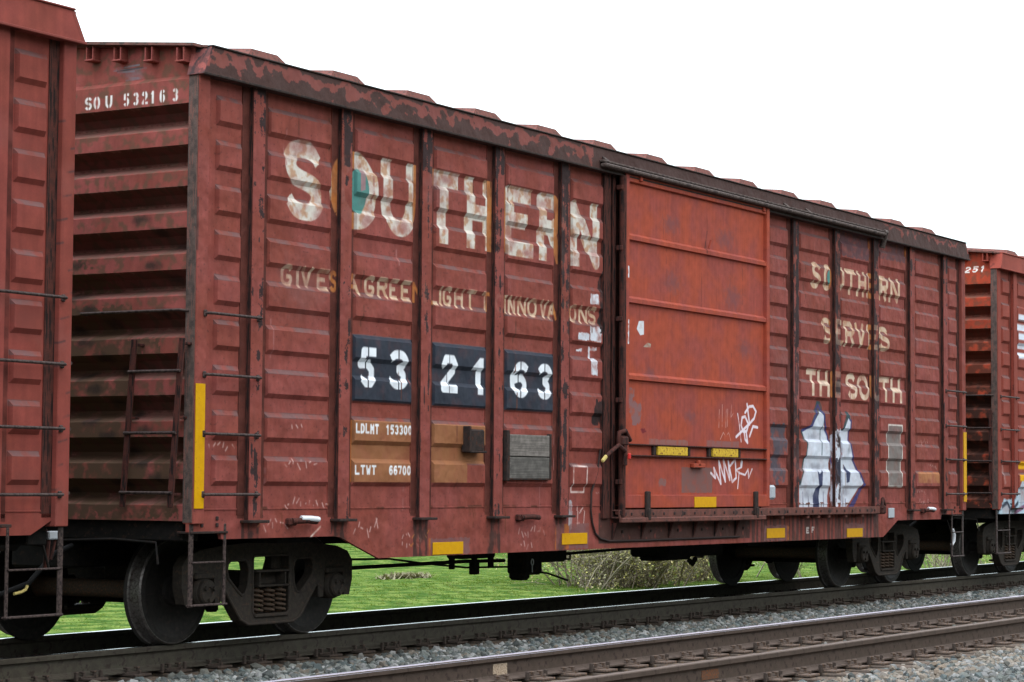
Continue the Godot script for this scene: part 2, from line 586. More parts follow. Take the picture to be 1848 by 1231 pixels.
func make_ground() -> void:
	var d := PackedByteArray()
	var sz := 512
	d.resize(sz * sz * 3)
	for y in sz:
		for x in sz:
			var k := y * 512 + x
			var m := NM[k] / 255.0
			var f := NF[k] / 255.0 - 0.5
			var c := Color8(52, 78, 33).lerp(Color8(96, 112, 56), clampf((m - 0.36) * 3.4, 0, 1))
			c = c.lerp(Color8(106, 108, 62), smoothstep(0.62, 0.8, NM[(k * 3 + 9000) & 262143] / 255.0) * 0.6) * (1.0 + f * 0.5)
			for q in 3:
				d[k * 3 + q] = clampi(int(c[q] * 255), 0, 255)
	var gm := StandardMaterial3D.new()
	gm.albedo_texture = ImageTexture.create_from_image(Image.create_from_data(sz, sz, false, Image.FORMAT_RGB8, d))
	gm.uv1_triplanar = true
	gm.uv1_world_triplanar = true
	gm.uv1_scale = Vector3.ONE * 0.16
	gm.roughness = 1.0
	gm.metallic_specular = 0.03
	var mb := MB.new()
	var zs := [400.0, 60.0, 20.0, -1.9, -2.4, -2.9, -3.5, -4.5, -6, -8, -10, -12, -15, -18, -22, -27, -33, -40, -50, -65, -90, -130, -200, -400]
	var xs := []
	var x := -360.0
	while x < 600.0:
		xs.append(x)
		x += 2.5 if x >= -20 and x < 90 else 20.0
	for i in xs.size() - 1:
		for j in zs.size() - 1:
			var p := []
			for q in [[i, j], [i + 1, j], [i + 1, j + 1], [i, j + 1]]:
				p.append(Vector3(xs[q[0]], ground_y(xs[q[0]], zs[q[1]]), zs[q[1]]))
			mb.qo(p[0], p[1], p[2], p[3], Vector3.UP)
	tag(put("grass_ground", mb.mesh(), gm, self), "", "", "", "structure")
	# the bed under the stones
	var bed := MB.new()
	bed.qo(Vector3(-60, -0.262, 30), Vector3(200, -0.262, 30), Vector3(200, -0.262, -1.6), Vector3(-60, -0.262, -1.6), Vector3.UP)
	bed.qo(Vector3(-60, -0.262, -1.6), Vector3(200, -0.262, -1.6), Vector3(200, -0.7, -3.0), Vector3(-60, -0.7, -3.0), Vector3.UP)
	var bm := grunge(Color8(74, 74, 70), Color8(58, 58, 55), Color8(90, 86, 78), 0.66, 3.0, 0.95, 0.0, 25, 0.35)
	bm.uv1_world_triplanar = true
	tag(put("ballast_bed", bed.mesh(), bm, self), "", "", "", "structure")


func scatter(called: String, label: String, mesh: Mesh, mat: Material, tr: Array, cols: Array) -> void:
	var mm := MultiMesh.new()
	mm.transform_format = MultiMesh.TRANSFORM_3D
	mm.use_colors = true
	mm.mesh = mesh
	mm.instance_count = tr.size()
	for i in tr.size():
		mm.set_instance_transform(i, tr[i])
		mm.set_instance_color(i, cols[i])
	var o := MultiMeshInstance3D.new()
	o.name = numbered(called)
	o.multimesh = mm
	o.material_override = mat
	add_child(o)
	tag(o, label, "", "", "stuff")


func stone_mesh(sd: int) -> Mesh:
	var r := RandomNumberGenerator.new()
	r.seed = sd
	var g := (1.0 + sqrt(5.0)) / 2.0
	var p := []
	for q in [[-1, g, 0], [1, g, 0], [-1, -g, 0], [1, -g, 0], [0, -1, g], [0, 1, g], [0, -1, -g], [0, 1, -g], [g, 0, -1], [g, 0, 1], [-g, 0, -1], [-g, 0, 1]]:
		var a := Vector3(q[0], q[1], q[2]).normalized()
		p.append(a * r.randf_range(0.72, 1.15) * Vector3(1.15, 0.75, 0.9))
	var mb := MB.new()
	for f in [[0, 11, 5], [0, 5, 1], [0, 1, 7], [0, 7, 10], [0, 10, 11], [1, 5, 9], [5, 11, 4], [11, 10, 2], [10, 7, 6], [7, 1, 8], [3, 9, 4], [3, 4, 2], [3, 2, 6], [3, 6, 8], [3, 8, 9], [4, 9, 5], [2, 4, 11], [6, 2, 10], [8, 6, 7], [9, 8, 1]]:
		mb.to(p[f[0]], p[f[1]], p[f[2]], p[f[0]] + p[f[1]] + p[f[2]])
	return mb.mesh()


func make_ballast() -> void:
	var r := RandomNumberGenerator.new()
	r.seed = 5
	var m := StandardMaterial3D.new()
	m.vertex_color_use_as_albedo = true
	m.roughness = 0.95
	m.metallic_specular = 0.15
	var tones := [Color(0.155, 0.165, 0.152), Color(0.205, 0.215, 0.198), Color(0.115, 0.122, 0.117), Color(0.245, 0.25, 0.232), Color(0.17, 0.165, 0.145), Color(0.33, 0.325, 0.315), Color(0.20, 0.17, 0.14), Color(0.14, 0.162, 0.16)]
	var parts := []
	for k in 5:
		parts.append([[], []])
	# x range, z range, stones per square metre, size, height
	var areas := [[-10.0, 28.0, 0.86, 3.40, 620, 1.35, 0.0], [-10.0, 28.0, 3.40, 4.96, 500, 1.1, 0.0], [-10.0, 17.0, 4.96, 9.5, 640, 1.35, 0.0], [-6.0, 30.0, -2.9, -0.86, 350, 1.2, 0.0], [-6.0, 30.0, -0.68, 0.68, 250, 1.1, -0.03]]
	for a in areas:
		var many := int((a[1] - a[0]) * (a[3] - a[2]) * a[4])
		for i in many:
			var x := r.randf_range(a[0], a[1])
			var z := r.randf_range(a[2], a[3])
			var sz: float = r.randf_range(0.014, 0.033) * a[5]
			if r.randf() < 0.08:
				sz *= 1.35
			var near_rail := 9.0
			for q in [-RAIL, RAIL, T2 - RAIL, T2 + RAIL]:
				near_rail = minf(near_rail, absf(z - q))
			if near_rail < 0.09 + sz:
				continue
			var on_tie := absf(fposmod(x + 0.25, 0.5) - 0.25) < 0.125 and (absf(z) < 1.3 or absf(z - T2) < 1.3)
			if on_tie and (near_rail < 0.42 or r.randf() < 0.8):
				continue
			var y: float = -0.262 + r.randf_range(0.0, 0.05) + a[6]
			if on_tie:
				y = -0.195
			elif absf(z) < 1.32 or absf(z - T2) < 1.32:
				y -= 0.035
			elif not (absf(z) < 1.3 or absf(z - T2) < 1.3):
				y += 0.02
			if z < -1.6:
				y -= (-1.6 - z) * 0.31
			var b := Basis.from_euler(Vector3(r.randf() * 6.0, r.randf() * 6.0, r.randf() * 6.0)).scaled(Vector3.ONE * sz)
			var c: Color = tones[r.randi() % 8] if r.randf() < 0.9 else tones[5]
			c = c * r.randf_range(0.42, 0.8)
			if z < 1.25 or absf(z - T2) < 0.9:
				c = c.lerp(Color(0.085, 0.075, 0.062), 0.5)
			elif z < 6.1 and z > 4.9 and r.randf() < 0.5:
				c = c.lerp(Color(0.26, 0.20, 0.15), 0.5)
			var k := r.randi() % 5
			parts[k][0].append(Transform3D(b, Vector3(x, y, z)))
			parts[k][1].append(c)
	for k in 5:
		scatter("ballast", "", stone_mesh(100 + k), m, parts[k][0], parts[k][1])


# ---------------------------------------------------------------- tracks
func rail_mesh(xa: float, xb: float, wide := false) -> Array:
	var pr := [V(-0.076, -0.186), V(-0.076, -0.175), V(-0.02, -0.158), V(-0.009, -0.145), V(-0.009, -0.06), V(-0.016, -0.048), V(-0.036, -0.040), V(-0.037, -0.008), V(-0.031, -0.0015)]
	var body := MB.new()
	var full := pr.duplicate()
	for k in range(pr.size() - 1, -1, -1):
		full.append(V(-pr[k].x, pr[k].y))
	for k in full.size():
		var a: Vector2 = full[k]
		var b: Vector2 = full[(k + 1) % full.size()]
		if k == pr.size() - 1:
			continue
		var out := Vector3(0, b.x - a.x, -(b.y - a.y))
		body.qo(Vector3(xa, a.y, a.x), Vector3(xb, a.y, a.x), Vector3(xb, b.y, b.x), Vector3(xa, b.y, b.x), out)
	var top := MB.new()
	var tp := [V(-0.0375, -0.012), V(-0.031, -0.0013), V(-0.018, 0.0002), V(0.018, 0.0002), V(0.031, -0.0013), V(0.0375, -0.012)]
	if not wide:
		tp = tp.slice(1, 5)
	for k in tp.size() - 1:
		top.qo(Vector3(xa, tp[k].y, tp[k].x), Vector3(xb, tp[k].y, tp[k].x), Vector3(xb, tp[k + 1].y, tp[k + 1].x), Vector3(xa, tp[k + 1].y, tp[k + 1].x), Vector3(0, 1, (tp[k].x + tp[k + 1].x) * 20))
	return [body.mesh(), top.mesh()]


func make_tracks() -> void:
	var tie := MB.new()
	tie.box(Vector3(0, -0.296, 0), Vector3(0.23, 0.18, 2.6), 0.012)
	var tie_m := tie.mesh()
	var pl := MB.new()
	pl.box(Vector3(0, -0.196, 0), Vector3(0.19, 0.019, 0.40), 0.004)
	for s in [-1, 1]:
		pl.box(Vector3(0, -0.182, s * 0.087), Vector3(0.19, 0.012, 0.02), 0.003)
		for q in [-0.055, 0.06]:
			pl.box(Vector3(q, -0.168, s * (0.088 if q > 0 else 0.083)), Vector3(0.022, 0.05, 0.024), 0.004)
			pl.box(Vector3(q, -0.146, s * (0.078 if q > 0 else 0.073)), Vector3(0.032, 0.014, 0.045), 0.004)
		pl.box(Vector3(0.01, -0.176, s * 0.15), Vector3(0.02, 0.035, 0.02), 0.004)
	var pl_m := pl.mesh()
	var an := MB.new()
	an.box(Vector3(0, -0.172, 0.085), Vector3(0.026, 0.07, 0.026), 0.004)
	an.box(Vector3(0, -0.196, 0.0), Vector3(0.024, 0.016, 0.19), 0.004)
	an.box(Vector3(0, -0.180, -0.083), Vector3(0.024, 0.04, 0.016), 0.004)
	var an_m := an.mesh()
	var rm := rail_mesh(-60.0, 200.0)
	var defs := [
		["railroad_track", "far railway track carrying the red boxcars, rail tops polished bright", 0.0, M.rail1, M.tread, M.plate1, -16, 54],
		["railroad_track", "nearer empty railway track with brown rails, tie plates and rail anchors in grey ballast", T2, M.rail2, M.tread2, M.plate, -18, 40]]
	for q in defs:
		var t := thing(q[0], q[1], "railway track", Vector3(0, 0, q[2]), "railway tracks")
		for s in [-1, 1]:
			if q[2] > 1.0:
				rm = rail_mesh(-60.0, 200.0, s < 0)
			var ra := put("rail", rm[0], q[3], t, Vector3(0, 0, s * RAIL))
			put("running_surface", rm[1], M.tread3 if q[2] > 1.0 and s > 0 else q[4], ra)
		for i in range(q[6], q[7]):
			var ti := put("tie", tie_m, M.tie, t, Vector3(i * 0.5 + rng.randf_range(-0.02, 0.02), rng.randf_range(-0.006, 0.0), rng.randf_range(-0.03, 0.03)))
			for s in [-1, 1]:
				put("tie_plate", pl_m, q[5], ti, Vector3(0, -ti.position.y, s * RAIL - ti.position.z))
				if i % 2 == 0:
					for e in [-0.135, 0.135]:
						put("rail_anchor", an_m, M.plate1, ti, Vector3(e, -ti.position.y, s * RAIL - ti.position.z))
		if q[2] > 1.0:
			var rp := MB.new()
			rp.box(Vector3(1.07, -0.10, RAIL + 0.0105), Vector3(0.28, 0.07, 0.003), 0.001)
			put("rust_patch", rp.mesh(), grunge(Color8(128, 78, 48), Color8(104, 76, 62), Color8(94, 76, 66), 0.5, 5.0, 0.9, 0.0, 44), t)
			var pm := MB.new()
			pm.box(Vector3(0.4, -0.1, 0.0), Vector3(0.20, 0.075, 0.004), 0.001)
			pm.box(Vector3(0.42, -0.14, 0.004), Vector3(0.15, 0.012, 0.004), 0.001)
			put("paint_mark", pm.mesh(), grunge(Color8(190, 172, 152), Color8(168, 146, 124), Color8(120, 98, 84), 0.62, 6.0, 0.8, 0.0, 30), t, Vector3(0.2, 0, -RAIL + 0.011))


# ---------------------------------------------------------------- plants
func shrub(called: String, label: String, at: Vector3, height: float, spread: float, stems: int, leaves: int, tint: Array, wood: Material, sd: int, group := "") -> void:
	var r := RandomNumberGenerator.new()
	r.seed = sd
	var t := thing(called, label, "shrub", at, group)
	var mb := MB.new()
	var tips := []
	for i in stems:
		var a := TAU * i / stems + r.randf_range(-0.4, 0.4)
		var lean := r.randf_range(0.25, 1.0) * spread
		var p0 := Vector3(r.randfn(0, 0.3), -0.1, r.randfn(0, 0.15)) * spread
		var p1 := p0 + Vector3(cos(a) * lean * 0.3, height * r.randf_range(0.25, 0.4), sin(a) * lean * 0.3)
		var p2 := p1 + Vector3(cos(a) * lean * 0.45, height * r.randf_range(0.15, 0.35), sin(a) * lean * 0.45)
		var p3 := p2 + Vector3(cos(a) * lean * 0.35, height * r.randf_range(-0.1, 0.3), sin(a) * lean * 0.35)
		mb.tube([p0, p1, p2, p3], r.randf_range(0.010, 0.024), 5, 0.005)
		for k in 9:
			var f := r.randf()
			var q := p0.lerp(p1, f).lerp(p1.lerp(p3, f), f)
			if k > 3:
				q = p1.lerp(p3, r.randf())
			var e := q + Vector3(r.randf_range(-1, 1), r.randf_range(-0.35, 0.9), r.randf_range(-1, 1)) * r.randf_range(0.3, 0.75) * (spread * 0.5 + 0.15)
			var mid := q.lerp(e, 0.5) + Vector3(r.randf_range(-0.06, 0.06), r.randf_range(0.0, 0.1), r.randf_range(-0.06, 0.06))
			mb.tube([q, mid, e], r.randf_range(0.004, 0.009), 4, 0.002)
			tips.append([q, mid, e])
	put("branch", mb.mesh(), wood, t)
	if leaves == 0:
		return
	var v := PackedVector3Array()
	var n := PackedVector3Array()
	var c := PackedColorArray()
	for i in leaves:
		var s: Array = tips[r.randi() % tips.size()]
		var f := r.randf()
		var p: Vector3 = (s[0].lerp(s[1], f)).lerp(s[1].lerp(s[2], f), f) + Vector3(r.randfn(0, 0.08), r.randfn(0, 0.08), r.randfn(0, 0.08))
		var d := Vector3(r.randf_range(-1, 1), r.randf_range(-0.2, 1.2), r.randf_range(-1, 1)).normalized()
		var w := d.cross(Vector3(r.randf_range(-1, 1), r.randf_range(-1, 1), r.randf_range(-1, 1))).normalized()
		var ln := r.randf_range(0.03, 0.06)
		var pts := [p, p + d * ln * 0.5 + w * ln * 0.3, p + d * ln, p + d * ln * 0.5 - w * ln * 0.3]
		var nn := d.cross(w).normalized()
		if nn.y < 0:
			nn = -nn
		var col: Color = tint[r.randi() % tint.size()] * r.randf_range(0.7, 1.25)
		var turn := [0, 1, 2, 0, 2, 3]
		if (pts[2] - pts[0]).cross(pts[1] - pts[0]).dot(nn) < 0.0:
			turn = [0, 2, 1, 0, 3, 2]
		for k in turn:
			v.append(pts[k]); n.append(nn); c.append(col)
	var a := []
	a.resize(Mesh.ARRAY_MAX)
	a[Mesh.ARRAY_VERTEX] = v
	a[Mesh.ARRAY_NORMAL] = n
	a[Mesh.ARRAY_COLOR] = c
	var m := ArrayMesh.new()
	m.add_surface_from_arrays(Mesh.PRIMITIVE_TRIANGLES, a)
	put("foliage", m, M.leaf, t).set_meta("kind", "stuff")


func make_plants() -> void:
	var lm := StandardMaterial3D.new()
	lm.vertex_color_use_as_albedo = true
	lm.roughness = 1.0
	lm.metallic_specular = 0.05
	lm.cull_mode = BaseMaterial3D.CULL_DISABLED
	lm.backlight_enabled = true
	lm.backlight = Color(0.4, 0.4, 0.2)
	M.leaf = lm
	var bark := grunge(Color8(116, 104, 84), Color8(92, 82, 68), Color8(70, 62, 54), 0.62, 3.0, 0.9, 0.0, 31)
	var grey := grunge(Color8(150, 140, 122), Color8(128, 118, 102), Color8(100, 92, 80), 0.62, 3.0, 0.9, 0.0, 32)
	var yl := [Color(0.46, 0.43, 0.15), Color(0.54, 0.49, 0.24), Color(0.28, 0.29, 0.12), Color(0.36, 0.34, 0.21), Color(0.30, 0.27, 0.20)]
	var gl := [Color(0.26, 0.36, 0.14), Color(0.32, 0.40, 0.20), Color(0.38, 0.38, 0.24)]
	shrub("shrub", "tangled shrub with yellow-green buds and bare grey branches, largest one seen beneath the middle boxcar", Vector3(24.6, ground_y(24.6, -8.6), -8.6), 2.2, 2.5, 150, 30000, yl, grey, 1, "shrubs beyond the track")
	shrub("shrub", "greyer shrub with few yellow buds, seen beneath the boxcar beside its far truck", Vector3(28.0, ground_y(28.0, -8.9), -8.9), 2.2, 1.8, 60, 12000, yl, grey, 2, "shrubs beyond the track")
	shrub("shrub", "pale green shrub with thin fallen twigs, seen between the wheels of the far truck", Vector3(31.5, ground_y(31.5, -8.4), -8.4), 1.9, 1.5, 14, 5000, gl, grey, 3, "shrubs beyond the track")
	shrub("shrub", "bare grey thicket seen in the gap between the middle and the right boxcar", Vector3(41.5, ground_y(41.5, -8.6), -8.6), 2.2, 2.0, 26, 5000, [Color(0.30, 0.28, 0.18), Color(0.36, 0.33, 0.22)], grey, 4, "shrubs beyond the track")
	shrub("shrub", "yellowish brushy shrub seen between the wheels of the right boxcar", Vector3(46.0, ground_y(46.0, -8.6), -8.6), 2.2, 2.0, 20, 7000, yl, grey, 6, "shrubs beyond the track")
	# added row of trees, unseen behind the camera, put there to block low sky
	var tr_r := RandomNumberGenerator.new()
	tr_r.seed = 21
	var tk := MB.new()
	tk.tube([Vector3(0, -0.2, 0), Vector3(0.05, 2.5, 0), Vector3(-0.1, 5.0, 0.1), Vector3(0, 8.2, 0)], 0.24, 9, 0.05)
	for k in 9:
		var a := k * 2.4
		var y := 2.2 + k * 0.6
		tk.tube([Vector3(0, y, 0), Vector3(cos(a) * 1.2, y + 0.9, sin(a) * 1.2), Vector3(cos(a) * 2.3, y + 1.3, sin(a) * 2.3)], 0.08, 6, 0.02)
	var tv := PackedVector3Array()
	var tn := PackedVector3Array()
	var tc := PackedColorArray()
	for k in 2600:
		var clump := tr_r.randi() % 40
		var cr := RandomNumberGenerator.new()
		cr.seed = 500 + clump
		var cc := Vector3(cr.randfn(0, 1.35), 5.2 + cr.randf_range(-3.6, 3.4), cr.randfn(0, 1.35))
		var p := cc + Vector3(tr_r.randfn(0, 0.5), tr_r.randfn(0, 0.45), tr_r.randfn(0, 0.5))
		var d := Vector3(tr_r.randf_range(-1, 1), tr_r.randf_range(-0.7, 0.5), tr_r.randf_range(-1, 1)).normalized()
		var w := d.cross(Vector3(tr_r.randf_range(-1, 1), tr_r.randf_range(-1, 1), tr_r.randf_range(-1, 1))).normalized()
		var q := [p, p + d * 0.2 + w * 0.13, p + d * 0.42, p + d * 0.2 - w * 0.13]
		var nn: Vector3 = (q[2] - q[0]).cross(q[1] - q[0]).normalized()
		var col := Color(0.07, 0.12, 0.035).lerp(Color(0.13, 0.19, 0.06), tr_r.randf())
		for j in [0, 1, 2, 0, 2, 3]:
			tv.append(q[j]); tn.append(nn); tc.append(col)
	var ta := []
	ta.resize(Mesh.ARRAY_MAX)
	ta[Mesh.ARRAY_VERTEX] = tv
	ta[Mesh.ARRAY_NORMAL] = tn
	ta[Mesh.ARRAY_COLOR] = tc
	var tm := ArrayMesh.new()
	tm.add_surface_from_arrays(Mesh.PRIMITIVE_TRIANGLES, ta)
	var spots := []
	var plain_c := []
	for k in 30:
		spots.append(Transform3D(Basis(Vector3.UP, tr_r.randf() * TAU).scaled(Vector3.ONE * tr_r.randf_range(0.9, 1.15)), Vector3(-52 + k * 3.6 + tr_r.randf_range(-0.6, 0.6), -0.27, 27.0 + tr_r.randf_range(-1.5, 1.5))))
		plain_c.append(Color.WHITE)
	scatter("added_woods", "", tk.mesh(), bark, spots, plain_c)
	scatter("added_woods", "", tm, lm, spots, plain_c)
	# grass: many tufts near, thinner far
	var r := RandomNumberGenerator.new()
	r.seed = 9
	var v := PackedVector3Array()
	var n := PackedVector3Array()
	for i in 9:
		var a := r.randf() * TAU
		var p := Vector3(r.randf_range(-0.5, 0.5), 0, r.randf_range(-0.5, 0.5))
		var tip := p + Vector3(cos(a) * 0.75, r.randf_range(0.35, 0.8), sin(a) * 0.75)
		var w := Vector3(-sin(a), 0, cos(a)) * 0.10
		var nn := (tip - p).cross(w).normalized()
		var order := [p - w, p + w, tip]
		if nn.y < 0.0:
			nn = -nn
		if (order[2] - order[0]).cross(order[1] - order[0]).y < 0.0:
			order = [p + w, p - w, tip]
		for q in order:
			v.append(q)
			n.append(nn)
	var arr := []
	arr.resize(Mesh.ARRAY_MAX)
	arr[Mesh.ARRAY_VERTEX] = v
	arr[Mesh.ARRAY_NORMAL] = n
	var gm := ArrayMesh.new()
	gm.add_surface_from_arrays(Mesh.PRIMITIVE_TRIANGLES, arr)
	var tr := []
	var cols := []
	for i in 70000:
		var z := -2.8 - pow(r.randf(), 1.5) * 32.0
		var x := -4.0 - z * 0.6 + r.randf() * (42.0 - z * 1.2)
		var sz := r.randf_range(0.025, 0.055)
		var b := Basis(Vector3.UP, r.randf() * TAU).scaled(Vector3(sz * 1.8, sz, sz * 1.8))
		tr.append(Transform3D(b, Vector3(x, ground_y(x, z) - 0.01, z)))
		var k := (int(z * 14 + 900) & 511) * 512 + (int(x * 14 + 900) & 511)
		var c := Color(0.09, 0.16, 0.035).lerp(Color(0.16, 0.22, 0.06), NM[k] / 255.0)
		if r.randf() < 0.06:
			c = Color(0.17, 0.19, 0.085)
		cols.append(c * r.randf_range(0.8, 1.2))
	var grm := lm.duplicate()
	grm.backlight = Color(0.9, 0.9, 0.5)
	scatter("grass", "", gm, grm, tr, cols)
	# a dry tussock
	var dry := []
	var dc := []
	for i in 110:
		var f := r.randfn(0, 1.0)
		var p := Vector3(24.2 + f * 0.3, 0, -13.3 + r.randfn(0, 0.13))
		p.y = ground_y(p.x, p.z)
		var sz := r.randf_range(0.09, 0.2)
		dry.append(Transform3D(Basis(Vector3.UP, r.randf() * TAU).scaled(Vector3(sz * 1.3, sz, sz * 1.3)), p))
		dc.append(Color(0.22, 0.20, 0.13) * r.randf_range(0.75, 1.15))
	scatter("dry_grass", "", gm, lm, dry, dc)


# ---------------------------------------------------------------- the paint on the middle car
func base_coat(p: Painter, c0: Color, c1: Color, cx: float, old: bool, dusty := true) -> void:
	for ix in p.w:
		var x := p.x0 + (ix + 0.5) / p.s - cx
		p.zone[ix] = 0
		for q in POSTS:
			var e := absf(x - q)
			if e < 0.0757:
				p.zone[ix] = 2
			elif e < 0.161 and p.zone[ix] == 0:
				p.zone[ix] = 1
	var post_dark := {}
	for iy in p.h:
		var y := p.yt - (iy + 0.5) / p.s
		for ix in p.w:
			var x := p.x0 + (ix + 0.5) / p.s - cx
			var k := ((iy * 2) & 511) * 512 + ((ix * 2) & 511)
			var m := NM[k] / 255.0
			var f := NF[(k * 3 + 11) & 262143] / 255.0 - 0.5
			var st := NV[(iy & 511) * 512 + ((ix * 2 + 60) & 511)] / 255.0
			var c := c0.lerp(c1, clampf((NM[((iy >> 1) & 511) * 512 + ((ix >> 1) & 511)] / 255.0 - 0.3) * 2.2, 0, 1))
			c = c * (1.0 + (m - 0.5) * 0.14 + f * 0.10 + (st - 0.5) * 0.10)
			if old:
				var z := p.zone[ix]
				if y > 4.32:
					# flaked eave: bare dark steel with a ragged edge
					var lump := NM[((iy * 2) & 511) * 512 + ((ix + (ix >> 1)) & 511)] / 255.0
					var lim := 4.44 + (lump - 0.5) * 0.26 + (m - 0.5) * 0.05 + f * 0.02
					if x > -2.2:
						lim += 0.2 if x < 5.0 else 0.05
					if y < lim or y > 4.515 + (lump - 0.5) * 0.14:
						c = Color8(80, 58, 54) * (1.0 + f * 0.25)
					else:
						c = c.lerp(Color8(112, 72, 68), 0.45)
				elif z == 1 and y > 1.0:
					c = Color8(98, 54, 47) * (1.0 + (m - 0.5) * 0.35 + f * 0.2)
				elif z == 2 and y > 0.97:
					var bad := 0.66
					if x > 2.5 and x < 5.3:
						bad = 0.47
					elif x < -2.3 and x > -2.9:
						bad = 0.56
					if y > 3.95:
						bad -= 0.12
					if st * 0.5 + m * 0.5 + f * 0.16 > bad:
						c = Color8(64, 48, 48) * (1.0 + f * 0.4)
				elif y < 1.0:
					if x > -1.9 and x < 1.5 and y > 0.70:
						c = c.lerp(Color8(66, 54, 50), 0.72 * smoothstep(0.3, 0.45, m + 0.15))
					elif x >= 1.5 and x < 5.2:
						c = c.lerp(Color8(76, 58, 54), clampf((st - 0.42) * 4.0, 0, 0.75))
					else:
						for q in POSTS:
							if absf(x - q) < 0.11:
								c = c.lerp(Color8(70, 52, 48), clampf((st + m - 0.85) * 2.5, 0, 0.8))
				if y < 4.345 and NM[(k * 5 + 777) & 262143] > 196 and f > 0.05:
					c = c.lerp(Color8(72, 46, 44), 0.5)
			if dusty and p.zone[ix] == 0 and y > 1.2 and y < 4.3 and absf(x) < 7.87:
				var u := fposmod(y - 1.245, 0.3417)
				if u > 0.19 and u < 0.232:   # road dust lying on the ledges of the beads
					c = c.lerp(Color8(112, 88, 88), clampf(0.35 + (m - 0.4) * 2.0 + f * 0.5, 0, 0.8))
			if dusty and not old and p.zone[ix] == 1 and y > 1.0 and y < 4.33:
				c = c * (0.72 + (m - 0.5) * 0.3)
			c = c * 0.9
			var i := (iy * p.w + ix) * 3
			p.d[i] = clampi(int(c.r * 255), 0, 255)
			p.d[i + 1] = clampi(int(c.g * 255), 0, 255)
			p.d[i + 2] = clampi(int(c.b * 255), 0, 255)


